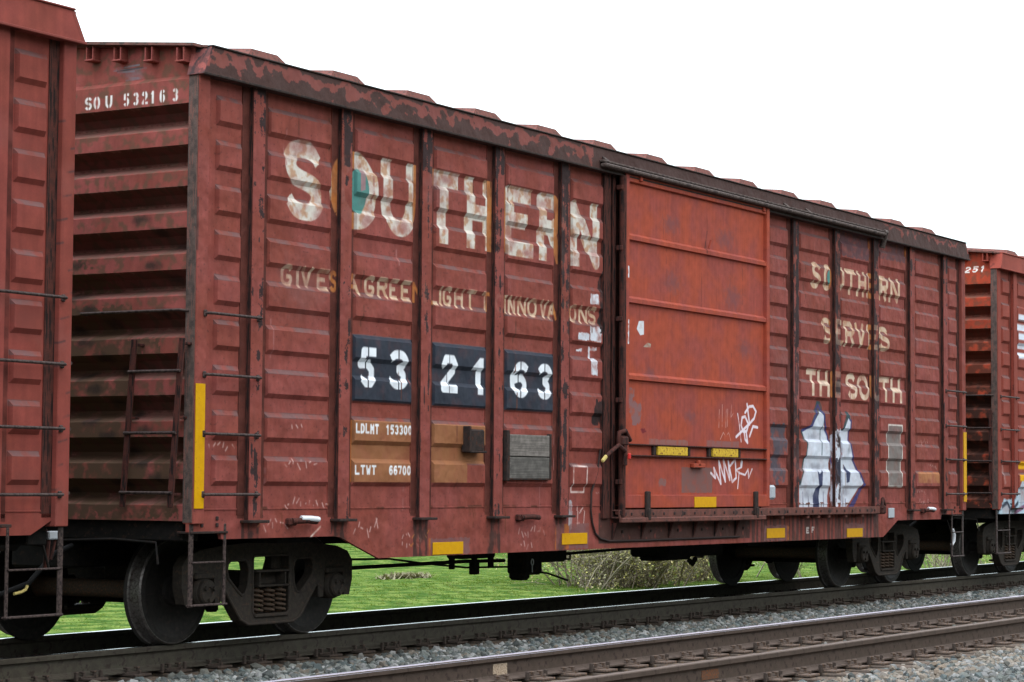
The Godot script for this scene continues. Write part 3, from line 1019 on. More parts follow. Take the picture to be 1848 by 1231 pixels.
func paint_side() -> Painter:
	var p := painter(2048, 512, 124.8, -0.85, 4.65)
	base_coat(p, Color8(150, 79, 72), Color8(143, 74, 63), CX, true)
	var white := Color8(204, 196, 186)
	var cream := Color8(200, 174, 150)
	# large name
	for q in [["S", .366, .89], ["O", 1.0, 1.66], ["U", 1.728, 2.25], ["T", 2.40, 2.93], ["H", 3.034, 3.485], ["E", 3.70, 4.19], ["R", 4.293, 4.76], ["N", 4.915, 5.45]]:
		p.glyph(q[0], q[1], q[2], 3.358, 4.003, 0.142, white, 0.26, 0.1, 0.0, 0.5)
	var oval := []
	for k in 24:
		oval.append(V(1.385 + 0.138 * cos(TAU * k / 24), 3.678 + 0.187 * sin(TAU * k / 24)))
	p.poly(oval, Color8(78, 128, 122), 0.1)
	p.poly([V(1.40, 3.86), V(1.47, 3.86), V(1.47, 3.70), V(1.40, 3.68)], Color8(146, 116, 118), 0.2)
	p.rect(1.13, 3.86, 1.22, 4.1, Color8(62, 46, 46), 0.5, 1.0, 0.02)
	for q in [[.62, 3.96, .26, .09], [.82, 3.42, .14, .08], [2.02, 3.44, .22, .09], [2.72, 3.94, .2, .07], [3.8, 3.55, .12, .2], [4.1, 3.41, .15, .06], [5.38, 3.5, .12, .14], [1.5, 3.45, .12, .08], [4.4, 3.9, .15, .08]]:
		p.soft(q[0], q[1], q[2], q[3], Color8(146, 92, 88), 0.62)
	# slogan
	for q in [["G", .359, .511], ["I", .555, .61], ["V", .624, .769], ["E", .841, .985], ["S", 1.006, 1.105], ["A", 1.22, 1.435], ["G", 1.504, 1.654], ["R", 1.693, 1.845], ["E", 1.874, 1.99], ["E", 2.047, 2.182], ["N", 2.212, 2.37], ["L", 2.436, 2.609], ["I", 2.64, 2.68], ["G", 2.698, 2.84], ["H", 2.884, 3.028], ["T", 3.073, 3.217], ["T", 3.33, 3.46], ["O", 3.49, 3.66], ["I", 3.70, 3.768], ["N", 3.79, 3.919], ["N", 3.955, 4.112], ["O", 4.135, 4.307], ["V", 4.358, 4.493], ["A", 4.50, 4.66], ["T", 4.69, 4.80], ["I", 4.83, 4.89], ["O", 4.90, 5.052], ["N", 5.092, 5.263], ["S", 5.275, 5.434]]:
		p.glyph(q[0], q[1], q[2], 2.818, 2.995, 0.036, cream, 0.35, 0.12, 0.0, 0.25)
	# car number on dark panels
	for q in [[1.27, 2.27], [2.475, 3.45], [3.66, 4.66]]:
		p.rect(q[0], 1.945, q[1], 2.495, Color8(50, 54, 64), 0.12, 0.0)
	for ix in p.w:   # the panels stop at the flanges
		var x := p.x0 + (ix + 0.5) / p.s
		if p.zone[ix] == 1 and x > 1.2 and x < 4.7:
			for iy in range(int((p.yt - 2.5) * p.s), int((p.yt - 1.94) * p.s)):
				var m := NM[((iy * 2) & 511) * 512 + ((ix * 2) & 511)] / 255.0
				p.mix((iy * p.w + ix) * 3, Color8(92, 52, 46) * (0.85 + m * 0.3), 1.0)
	var bright := Color8(226, 230, 236)
	for q in [["5", 1.415, 1.662], ["3", 1.835, 2.136], ["2", 2.641, 2.910], ["6", 3.838, 4.131], ["3", 4.277, 4.553]]:
		p.glyph(q[0], q[1], q[2], 2.062, 2.396, 0.098 if q[0] == "1" else 0.076, bright, 0.05, 1.0, 0.014)
	p.poly([V(3.160, 2.280), V(3.160, 2.308), V(3.275, 2.394), V(3.338, 2.394), V(3.332, 2.064), V(3.240, 2.064), V(3.248, 2.285)], bright, 0.05)
	# weight panels
	var brown := Color8(142, 94, 64)
	p.rect(1.32, 1.28, 2.205, 1.79, brown, 0.12, 0.0)
	p.rect(2.53, 1.28, 3.075, 1.79, brown, 0.12, 0.0)
	p.rect(3.07, 1.45, 3.39, 1.79, brown, 0.12, 0.0)
	p.rect(13.85, 1.32, 14.62, 1.46, Color8(160, 106, 72), 0.4, 0.0)
	for q in [["LDLMT", 1.362, 1.705, 1.681], ["153300", 1.794, 2.197, 1.681], ["LTWT", 1.354, 1.672, 1.340], ["66700", 1.849, 2.186, 1.340]]:
		var n: int = q[0].length()
		var step: float = (q[2] - q[1]) / n
		for k in n:
			p.glyph(q[0][k], q[1] + k * step + 0.006, q[1] + (k + 1) * step - 0.006, q[3], q[3] + 0.082, 0.019, bright, 0.1)
	# lettering at the right
	for q in [["S", 10.528, 10.778], ["O", 10.864, 11.128], ["U", 11.2, 11.47], ["T", 11.53, 11.827], ["H", 11.894, 12.143], ["E", 12.214, 12.491], ["R", 12.587, 12.846], ["N", 12.921, 13.234]]:
		p.glyph(q[0], q[1], q[2], 3.576, 3.888, 0.066, cream, 0.22, 0.12, 0.0, 0.25)
	var ov := []
	for k in 20:
		ov.append(V(11.03 + 0.078 * cos(TAU * k / 20), 3.735 + 0.085 * sin(TAU * k / 20)))
	p.poly(ov, Color8(78, 128, 122), 0.1, 0.3)
	for q in [["S", 10.841, 11.117], ["E", 11.16, 11.44], ["R", 11.489, 11.776], ["V", 11.845, 12.116], ["E", 12.21, 12.463], ["S", 12.559, 12.889]]:
		p.glyph(q[0], q[1], q[2], 2.947, 3.255, 0.064, cream, 0.22, 0.5, 0.0, 0.3)
	for q in [["T", 10.413, 10.691], ["H", 10.733, 11.029], ["E", 11.094, 11.37], ["S", 11.565, 11.862], ["O", 11.909, 12.25], ["U", 12.29, 12.57], ["T", 12.601, 12.934], ["H", 12.983, 13.296]]:
		p.glyph(q[0], q[1], q[2], 2.318, 2.630, 0.068, cream.lightened(0.15), 0.2, 0.35, 0.0, 0.2)
	# grey panel with a white line round it
	p.rect(12.845, 1.275, 13.305, 2.04, Color8(120, 112, 108), 0.15)
	p.stroke([V(12.845, 1.275), V(13.3, 1.27), V(13.305, 2.04), V(12.845, 2.04), V(12.845, 1.275)], 0.02, Color8(214, 206, 198), 0.4)
	# spray paint at the right
	p.poly([V(9.45, 1.971), V(9.835, 1.978), V(9.835, 1.697), V(9.747, 1.622), V(9.689, 1.524), V(9.805, 1.428), V(9.747, 1.330), V(9.45, 1.281)], Color8(84, 76, 84), 0.7, 1.0, 0.06)
	var lilac := Color8(196, 201, 212)
	var green := Color8(52, 70, 74)
	var blue := Color8(62, 60, 108)
	var wl := [V(10.754, 2.147), V(10.863, 2.093), V(10.847, 1.979), V(10.894, 1.948), V(10.988, 1.919), V(11.051, 1.819), V(11.082, 1.616), V(11.050, 1.539), V(11.080, 1.298), V(11.017, 1.158), V(11.016, 1.025), V(10.188, 1.029), V(10.144, 1.208), V(10.204, 1.319), V(10.294, 1.456), V(10.355, 1.606), V(10.401, 1.756), V(10.280, 1.903), V(10.523, 1.971)]
	p.poly([V(10.45, 1.93), V(10.72, 2.27), V(10.82, 2.25), V(10.9, 2.1), V(10.85, 1.95)], green, 0.3, 1.0, 0.02)
	p.poly(wl, lilac, 0.06, 0.5)
	p.stroke([V(10.280, 1.903), V(10.523, 1.971), V(10.745, 2.216), V(10.863, 2.119), V(10.894, 1.980), V(11.019, 1.869), V(11.082, 1.616), V(11.113, 1.540)], 0.035, blue, 0.1)
	p.stroke([V(10.28, 1.9), V(10.40, 1.756), V(10.355, 1.606), V(10.294, 1.456), V(10.204, 1.319), V(10.15, 1.2), V(10.19, 1.03)], 0.03, green, 0.3)
	p.poly([V(10.675, 1.459), V(10.737, 1.410), V(10.830, 1.461), V(10.814, 1.284), V(10.767, 1.158), V(10.782, 1.026), V(10.612, 1.027), V(10.597, 1.159), V(10.721, 1.284)], Color8(54, 58, 86), 0.1)
	p.stroke([V(10.816, 1.966), V(10.799, 1.637)], 0.02, green, 0.2)
	p.poly([V(11.582, 2.094), V(11.657, 2.051), V(11.623, 1.830), V(11.695, 1.753), V(11.727, 1.624), V(11.842, 1.496), V(12.041, 1.314), V(11.840, 1.183), V(11.576, 1.022), V(11.286, 1.024), V(11.367, 1.286), V(11.401, 1.620), V(11.386, 1.928)], lilac, 0.06, 0.6)
	p.poly([V(12.06, 1.314), V(11.86, 1.16), V(11.63, 1.022), V(11.80, 1.022), V(11.95, 1.15), V(12.12, 1.30)], blue, 0.1)
	p.stroke([V(11.582, 2.107), V(11.670, 2.051), V(11.636, 1.830), V(11.727, 1.624), V(11.875, 1.496), V(12.058, 1.314)], 0.035, blue, 0.1)
	p.poly([V(11.403, 1.93), V(11.55, 2.17), V(11.65, 2.16), V(11.664, 2.064), V(11.59, 2.09), V(11.45, 1.93)], green, 0.2, 1.0, 0.01)
	p.poly([V(11.498, 1.531), V(11.644, 1.429), V(11.611, 1.325), V(11.529, 1.312), V(11.513, 1.428)], Color8(54, 58, 86), 0.1)
	for q in [[11.153, 1.55, 11.304, 1.95], [11.16, 1.1, 11.25, 1.4]]:   # drips over the post
		p.rect(q[0], q[1], q[2], q[3], lilac, 0.9, 1.0, 0.05)
	p.rect(11.07, 1.03, 11.16, 1.88, Color8(176, 178, 192), 0.7, 1.0, 0.03)
	p.rect(11.16, 1.03, 11.30, 1.90, lilac, 1.1, 1.0, 0.06)
	p.rect(11.30, 1.03, 11.40, 1.86, Color8(176, 178, 192), 0.5, 1.0, 0.03)
	p.rect(11.15, 1.30, 11.34, 1.60, Color8(46, 44, 56), 0.5, 1.0, 0.06)
	for q in [[10.32, 1.2, 1.03], [10.47, 1.15, 1.03], [10.9, 1.2, 1.03], [11.45, 1.18, 1.03], [11.55, 1.12, 1.03]]:
		p.stroke([V(q[0], q[1]), V(q[0] + 0.01, q[2])], 0.016, Color8(88, 84, 108), 0.6)
	for q in [[10.6, 1.85, .25, .06], [10.7, 1.5, .3, .06], [10.5, 1.18, .3, .07], [11.55, 1.2, .2, .06], [11.6, 1.7, .12, .06]]:
		p.soft(q[0], q[1], q[2], q[3], Color8(132, 132, 142), 0.6)
	# paper scraps and chalk by the door
	for q in [[5.275, 3.02, 5.446, 3.12], [5.277, 2.66, 5.50, 2.80], [5.045, 2.66, 5.26, 2.73], [5.055, 2.55, 5.167, 2.575], [5.279, 2.57, 5.45, 2.60], [5.279, 2.49, 5.325, 2.58], [5.296, 2.325, 5.424, 2.49]]:
		p.rect(q[0], q[1], q[2], q[3], Color8(206, 208, 216), 0.4, 1.0, 0.015)
	p.stroke([V(4.965, 1.20), V(4.97, 1.45), V(5.235, 1.445), V(5.215, 1.20), V(4.965, 1.20)], 0.018, Color8(210, 190, 184), 0.4)
	p.stroke([V(4.955, 1.09), V(4.94, 0.87)], 0.07, Color8(168, 162, 166), 0.3)
	for q in [[5.08, 0.88, 5.09, 1.06], [5.12, 1.0, 5.2, 1.05], [5.2, 0.9, 5.22, 1.02], [5.03, 0.9, 5.12, 0.905]]:
		p.stroke([V(q[0], q[1]), V(q[2], q[3])], 0.014, Color8(196, 170, 166), 0.6)
	var chalk := Color8(186, 150, 144)
	var cr := RandomNumberGenerator.new()
	cr.seed = 4
	for q in [[0.45, 1.10, 11, 0.05], [0.40, 1.43, 8, 0.05], [0.5, 1.72, 3, 0.03], [0.12, 0.955, 7, 0.05], [1.4, 0.90, 7, 0.08], [4.0, 0.83, 9, 0.05], [4.05, 0.72, 4, 0.05], [2.1, 0.83, 8, 0.035], [2.1, 0.77, 6, 0.035], [13.9, 1.08, 7, 0.05], [13.95, 1.85, 6, 0.05], [14.3, 1.55, 5, 0.05], [13.9, 1.22, 5, 0.04], [-0.5, 1.55, 6, 0.04], [14.1, 0.78, 4, 0.04], [5.45, 1.2, 3, 0.05]]:
		for k in q[2]:
			var a := V(q[0] + k * 0.055 + cr.randf_range(-0.01, 0.01), q[1] + cr.randf_range(-0.015, 0.015))
			p.stroke([a, a + V(cr.randf_range(-0.03, 0.04), cr.randf_range(-1, 1) * q[3])], 0.012, chalk, 0.5, 0.3)
	p.glyph("E", 10.40, 10.48, 0.725, 0.80, 0.02, Color8(190, 180, 176), 0.3)
	p.glyph("F", 10.55, 10.63, 0.728, 0.803, 0.02, Color8(190, 180, 176), 0.3)
	p.stroke([V(0.79, 0.84), V(0.92, 0.92)], 0.016, Color8(214, 196, 184), 0.3)
	# runs of rust and rubbed places
	for k in 70:
		var a := V(cr.randf_range(0.1, 14.6), cr.randf_range(1.3, 4.3))
		if a.x > 5.4 and a.x < 9.4:
			continue
		p.stroke([a, a + V(cr.randf_range(-0.008, 0.008), -cr.randf_range(0.1, 0.55))], cr.randf_range(0.008, 0.022), Color8(96, 56, 46) if k % 3 else Color8(150, 96, 92), 1.3)
	for k in 46:
		var a := V(cr.randf_range(0.0, 15.2), 1.072 + cr.randf_range(-0.006, 0.006))
		p.stroke([a, a + V(cr.randf_range(0.03, 0.14), 0)], 0.016, Color8(88, 50, 40), 0.9)
		if k % 2:
			p.stroke([a + V(0.03, 0), a + V(0.03, -cr.randf_range(0.05, 0.25))], 0.014, Color8(104, 58, 44), 1.2)
	for k in 16:
		p.soft(cr.randf_range(0.2, 14.5), cr.randf_range(1.2, 4.2), cr.randf_range(0.15, 0.5), cr.randf_range(0.1, 0.35), Color8(122, 82, 80) if k % 2 else Color8(124, 64, 52), 0.45)
	# grey primer round the reflectors
	for q in [[2.50, 0.655, 3.16, 0.80], [4.66, 0.66, 5.30, 0.90], [9.27, 0.66, 9.92, 0.83], [11.50, 0.66, 12.12, 0.83]]:
		p.rect(q[0], q[1], q[2], q[3], Color8(122, 84, 82), 0.4, 0.6, 0.02)
	p.rect(-0.74, 3.0, -0.72, 3.4, Color8(90, 60, 56), 0.3)
	# bare dark patch beside the door
	p.rect(5.36, 1.85, 5.62, 2.1, Color8(48, 38, 38), 0.2, 1.0, 0.06)
	p.rect(5.47, 2.75, 5.65, 3.35, Color8(54, 42, 42), 0.4, 1.0, 0.05)
	p.rect(11.35, 4.03, 12.3, 4.33, Color8(92, 62, 66), 0.5, 0.5, 0.04)
	p.rect(12.52, 4.10, 13.5, 4.33, Color8(96, 64, 66), 0.5, 0.5, 0.04)
	return p


func paint_door() -> Painter:
	var p := painter(700, 700, 200.0, 5.75, 4.45)
	base_coat(p, Color8(173, 79, 57), Color8(160, 77, 67), CX, false, false)
	p.zone.fill(0)
	var r := RandomNumberGenerator.new()
	r.seed = 31
	for q in [[6.85, 3.95, .28, .13], [8.1, 3.92, .3, .15], [6.9, 3.35, .25, .16], [8.3, 3.3, .3, .2], [7.3, 1.98, .18, .1], [8.6, 2.75, .22, .15], [6.4, 2.4, .2, .1]]:
		p.soft(q[0], q[1], q[2], q[3], Color8(118, 70, 72), 0.75)
	for k in 12:
		var x := r.randf_range(5.95, 9.0)
		var y := r.randf_range(1.9, 4.1)
		p.stroke([V(x, y), V(x + r.randf_range(-0.01, 0.01), y - r.randf_range(0.15, 0.6))], 0.012, Color8(124, 60, 48), 0.9)
	p.stroke([V(7.62, 3.72), V(7.68, 3.95)], 0.02, Color8(90, 48, 44), 0.3)
	p.poly([V(5.929, 2.228), V(6.079, 2.234), V(6.050, 2.090), V(6.232, 2.082), V(6.203, 1.894), V(6.051, 1.861), V(5.990, 1.988), V(5.930, 2.100)], Color8(128, 92, 92), 0.5, 1.0, 0.03)
	p.rect(6.387, 1.668, 7.247, 1.735, Color8(136, 92, 86), 0.3, 1.0, 0.01)
	p.rect(7.68, 1.678, 8.46, 1.745, Color8(134, 88, 84), 0.3, 1.0, 0.01)
	p.rect(7.105, 1.194, 7.815, 1.457, Color8(118, 84, 80), 0.25, 1.0, 0.008)
	p.rect(6.6, 1.26, 6.76, 1.34, Color8(128, 90, 86), 0.5, 1.0, 0.02)
	var w := Color8(206, 208, 214)
	p.poly([V(6.165, 2.907), V(6.272, 2.914), V(6.273, 2.777), V(6.196, 2.765), V(6.120, 2.825)], w, 0.15)
	p.poly([V(6.258, 2.653), V(6.350, 2.701), V(6.427, 2.691), V(6.412, 2.654)], Color8(160, 150, 136), 0.3)
	for q in [[5.86, 3.32], [5.87, 2.78], [5.86, 2.66]]:
		p.rect(q[0], q[1], q[0] + 0.04, q[1] + 0.12, w, 0.4, 1.0, 0.015)
	p.poly([V(6.2, 1.83), V(6.3, 1.84), V(6.33, 1.8), V(6.25, 1.79)], Color8(110, 40, 44), 0.2, 1.0, 0.01)
	var tagc := Color8(222, 208, 216)
	for q in [[V(8.663, 2.158), V(8.726, 1.938)], [V(8.539, 2.009), V(8.515, 1.922), V(8.564, 1.859), V(8.651, 1.861), V(8.701, 1.938), V(8.613, 2.021), V(8.539, 2.009)], [V(8.613, 2.064), V(8.713, 2.132), V(8.813, 2.141), V(8.889, 2.084), V(8.839, 2.006), V(8.726, 1.949), V(8.392, 1.796)], [V(8.589, 1.859), V(8.614, 1.774), V(8.676, 1.737), V(8.638, 1.861)], [V(8.726, 1.809), V(8.813, 1.919), V(8.927, 1.911)]]:
		p.stroke(q, 0.032, tagc, 0.1)
	p.stroke([V(8.428, 2.048), V(8.478, 1.900), V(8.515, 1.745)], 0.018, tagc, 0.4)
	p.stroke([V(7.783, 1.402), V(7.889, 1.351), V(7.853, 1.455), V(8.020, 1.289), V(7.971, 1.530), V(8.127, 1.315), V(8.078, 1.552), V(8.235, 1.332), V(8.198, 1.533), V(8.296, 1.311), V(8.393, 1.354), V(8.368, 1.556), V(8.223, 1.469)], 0.03, tagc, 0.2)
	p.stroke([V(8.540, 1.537), V(8.528, 1.472), V(8.393, 1.439), V(8.466, 1.408), V(8.614, 1.387), V(8.689, 1.452), V(8.701, 1.355), V(8.789, 1.453)], 0.022, tagc, 0.3)
	p.stroke([V(8.466, 1.418), V(8.430, 1.242)], 0.02, tagc, 0.2)
	p.stroke([V(8.53, 1.53), V(8.52, 1.49)], 0.05, tagc, 0.3)
	for q in [[V(7.982, 2.077), V(7.970, 1.887)], [V(8.053, 2.132), V(8.049, 1.900)], [V(8.149, 2.093), V(8.137, 1.891)], [V(8.185, 2.089), V(8.173, 1.903)], [V(8.282, 2.140), V(8.258, 2.001), V(8.318, 2.045)], [V(8.006, 1.762), V(8.078, 1.837), V(8.138, 1.791), V(8.210, 1.840), V(8.258, 1.756)]]:
		p.stroke(q, 0.011, Color8(190, 140, 132), 0.6)
	return p


func paint_end(text: String, fit: Array, c0: Color, c1: Color, dirty: float) -> Painter:
	var p := painter(512, 600, 155.0, -1.65, 4.75)
	base_coat(p, c0, c1, -50.0, false, false)
	p.zone.fill(0)
	for iy in p.h:   # brown road dirt in patches
		for ix in p.w:
			var k := ((iy * 3) & 511) * 512 + ((ix * 3 + 100) & 511)
			var a := clampf((NM[k] / 255.0 - 0.47) * 4.0, 0, 1) * dirty
			p.mix((iy * p.w + ix) * 3, Color8(98, 72, 58), a)
			# slopes facing down painted dark for their shade, with ragged soot and bare steel
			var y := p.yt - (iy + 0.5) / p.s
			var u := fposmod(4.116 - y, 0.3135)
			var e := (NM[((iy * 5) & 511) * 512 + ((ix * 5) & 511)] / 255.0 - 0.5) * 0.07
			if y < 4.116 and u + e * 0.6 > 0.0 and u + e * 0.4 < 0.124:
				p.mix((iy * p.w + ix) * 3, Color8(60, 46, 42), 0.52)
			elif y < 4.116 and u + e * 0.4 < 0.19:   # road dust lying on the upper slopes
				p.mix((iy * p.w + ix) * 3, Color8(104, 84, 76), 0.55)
	if text.length() > 4:
		for q in [[-1.5, 0.95, 0.98, 2.62], [-1.5, 2.72, 0.75, 2.86], [0.5, 1.0, 1.45, 1.62], [0.95, 2.2, 1.25, 2.36], [0.2, 2.9, 0.6, 2.98]]:
			p.rect(q[0], q[1], q[2], q[3], Color8(84, 64, 50), 0.75, 1.0, 0.12)
		for k in 26:
			var a := V(0.3 + (k * 0.37 - floorf(k * 0.37)) * 1.1, 1.2 + (k * 0.61 - floorf(k * 0.61)) * 2.1)
			p.soft(a.x, a.y, 0.12, 0.05, Color8(48, 40, 37), 0.7)
		var sc := Color8(118, 112, 118)
		for q in [[0.70, 4.435, 1.02, 4.43], [0.72, 4.45, 0.95, 4.46], [0.74, 4.42, 0.9, 4.415], [0.82, 4.35, 0.98, 4.352], [0.85, 4.365, 0.97, 4.36]]:
			p.stroke([V(q[0], q[1]), V(q[2], q[3])], 0.014, sc, 0.6)
		p.stroke([V(0.73, 4.428), V(0.99, 4.437)], 0.008, Color8(60, 54, 56), 0.5)
		p.soft(0.9, 4.39, 0.14, 0.05, sc, 0.6)
	else:
		p.rect(-1.6, 0.9, 1.6, 2.75, Color8(66, 44, 38), 0.7, 1.0, 0.2)  # lower end darkened: dirt, with the shade of the gap painted in
		p.rect(-1.6, 2.6, 1.6, 3.4, Color8(100, 54, 42), 1.0, 1.0, 0.2)
	var k := 0
	for q in fit:
		p.glyph(text[k], q[0], q[1], q[2], q[3], q[4], Color8(222, 220, 214), 0.15, 1.0, q[5])
		k += 1
	return p


# ---------------------------------------------------------------- boxcars
func make_cars() -> void:
	var side := painted(paint_side())
	var hm := Image.create(1024, 256, false, Image.FORMAT_L8)
	for y in 256:
		for x in 1024:
			var v := NM[((y * 2) & 511) * 512 + ((x * 2) & 511)] * 0.75 + NM[((y * 5 + 99) & 511) * 512 + ((x * 5 + 31) & 511)] * 0.25
			hm.set_pixel(x, y, Color8(int(v), int(v), int(v)))
	hm.convert(Image.FORMAT_RGBA8)
	hm.bump_map_to_normal_map(3.0)
	side.normal_enabled = true
	side.normal_texture = ImageTexture.create_from_image(hm)
	side.normal_scale = 0.55
	var rect := [-0.85 - CX, 2048 / 124.8, 4.65, 512 / 124.8]
	var fit := []
	for q in [[560, 610], [622, 668], [705, 755], [833, 872], [900, 938], [960, 1000], [1022, 1048], [1083, 1120], [1170, 1208]]:
		fit.append([0.461 + (q[0] - 560) * 0.001427, 0.461 + (q[1] - 560) * 0.001427, 4.136, 4.236, 0.021, 0.009])
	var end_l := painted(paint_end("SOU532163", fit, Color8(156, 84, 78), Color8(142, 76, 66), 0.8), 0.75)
	boxcar("boxcar", "faded red-brown boxcar with large worn white lettering and an orange-red side door", CX, {
		"side": side, "rect": rect, "paint": M.paint, "end": end_l, "door": true, "inset": 0.734, "full": true})
	var p := painter(1024, 256, 60.0, 24.94 - 8.4, 4.7)
	base_coat(p, Color8(154, 78, 66), Color8(146, 70, 58), 24.94, false)
	p.zone.fill(0)
	for y in [[3.66, 3.745], [3.52, 3.61], [3.38, 3.475], [3.25, 3.33], [3.11, 3.20]]:
		p.rect(17.74, y[0], 18.15, y[1], Color8(214, 220, 232), 0.1)
	p.rect(17.77, 1.53, 18.2, 1.64, Color8(222, 164, 6), 0.05)
	p.rect(17.77, 1.36, 18.2, 1.45, Color8(222, 164, 6), 0.05)
	p.poly([V(16.85, 0.86), V(16.9, 1.0), V(17.25, 1.1), V(17.5, 1.12), V(17.85, 1.35), V(18.6, 1.30), V(18.6, 0.86)], Color8(176, 196, 210), 0.25, 1.0, 0.04)
	p.stroke([V(16.95, 0.97), V(17.28, 1.06), V(17.4, 0.96), V(17.7, 1.1)], 0.05, Color8(56, 60, 74), 0.2)
	p.stroke([V(17.6, 0.92), V(18.0, 1.0), V(18.3, 0.93)], 0.06, Color8(120, 84, 110), 0.2)
	p.stroke([V(17.1, 1.55), V(17.14, 1.35)], 0.08, Color8(190, 160, 156), 0.7)
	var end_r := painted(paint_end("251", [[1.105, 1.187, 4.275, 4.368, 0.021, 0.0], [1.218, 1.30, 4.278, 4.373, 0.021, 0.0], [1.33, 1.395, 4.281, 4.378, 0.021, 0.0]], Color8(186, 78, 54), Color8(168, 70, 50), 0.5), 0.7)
	boxcar("boxcar", "red boxcar on the right with an orange-red end wall and white stripes", 24.94, {
		"side": painted(p), "rect": [-8.4, 1024 / 60.0, 4.7, 256 / 60.0], "paint": M.paint_right, "end": end_r, "door": false, "inset": 0.957, "full": false})
	var pl := painter(2048, 512, 124.8, -10.215 - 8.2, 4.65)
	base_coat(pl, Color8(146, 72, 64), Color8(140, 70, 60), -10.215, false)
	for k in 24:
		pl.soft(-10.215 + 8.0 - (k % 8) * 0.3, 1.1 + k * 0.14, 0.25, 0.2, Color8(110, 60, 54) if k % 2 else Color8(136, 80, 74), 0.4)
	for k in 16:
		var a := V(-2.27 + (k % 5) * 0.035, 1.2 + k * 0.17)
		pl.stroke([a, a + V(0.08, 0.02)], 0.014, Color8(84, 56, 54), 0.9)
	boxcar("boxcar", "plain red-brown boxcar on the left, only its corner with four grab irons in view", -10.215, {
		"side": painted(pl), "rect": [-8.2, 2048 / 124.8, 4.65, 512 / 124.8], "left": true, "paint": M.paint_left, "end": M.paint_left, "door": false, "inset": 0.734, "full": false})


func ROOF(z: float) -> float:
	return 4.70 - 0.095 * absf(z)


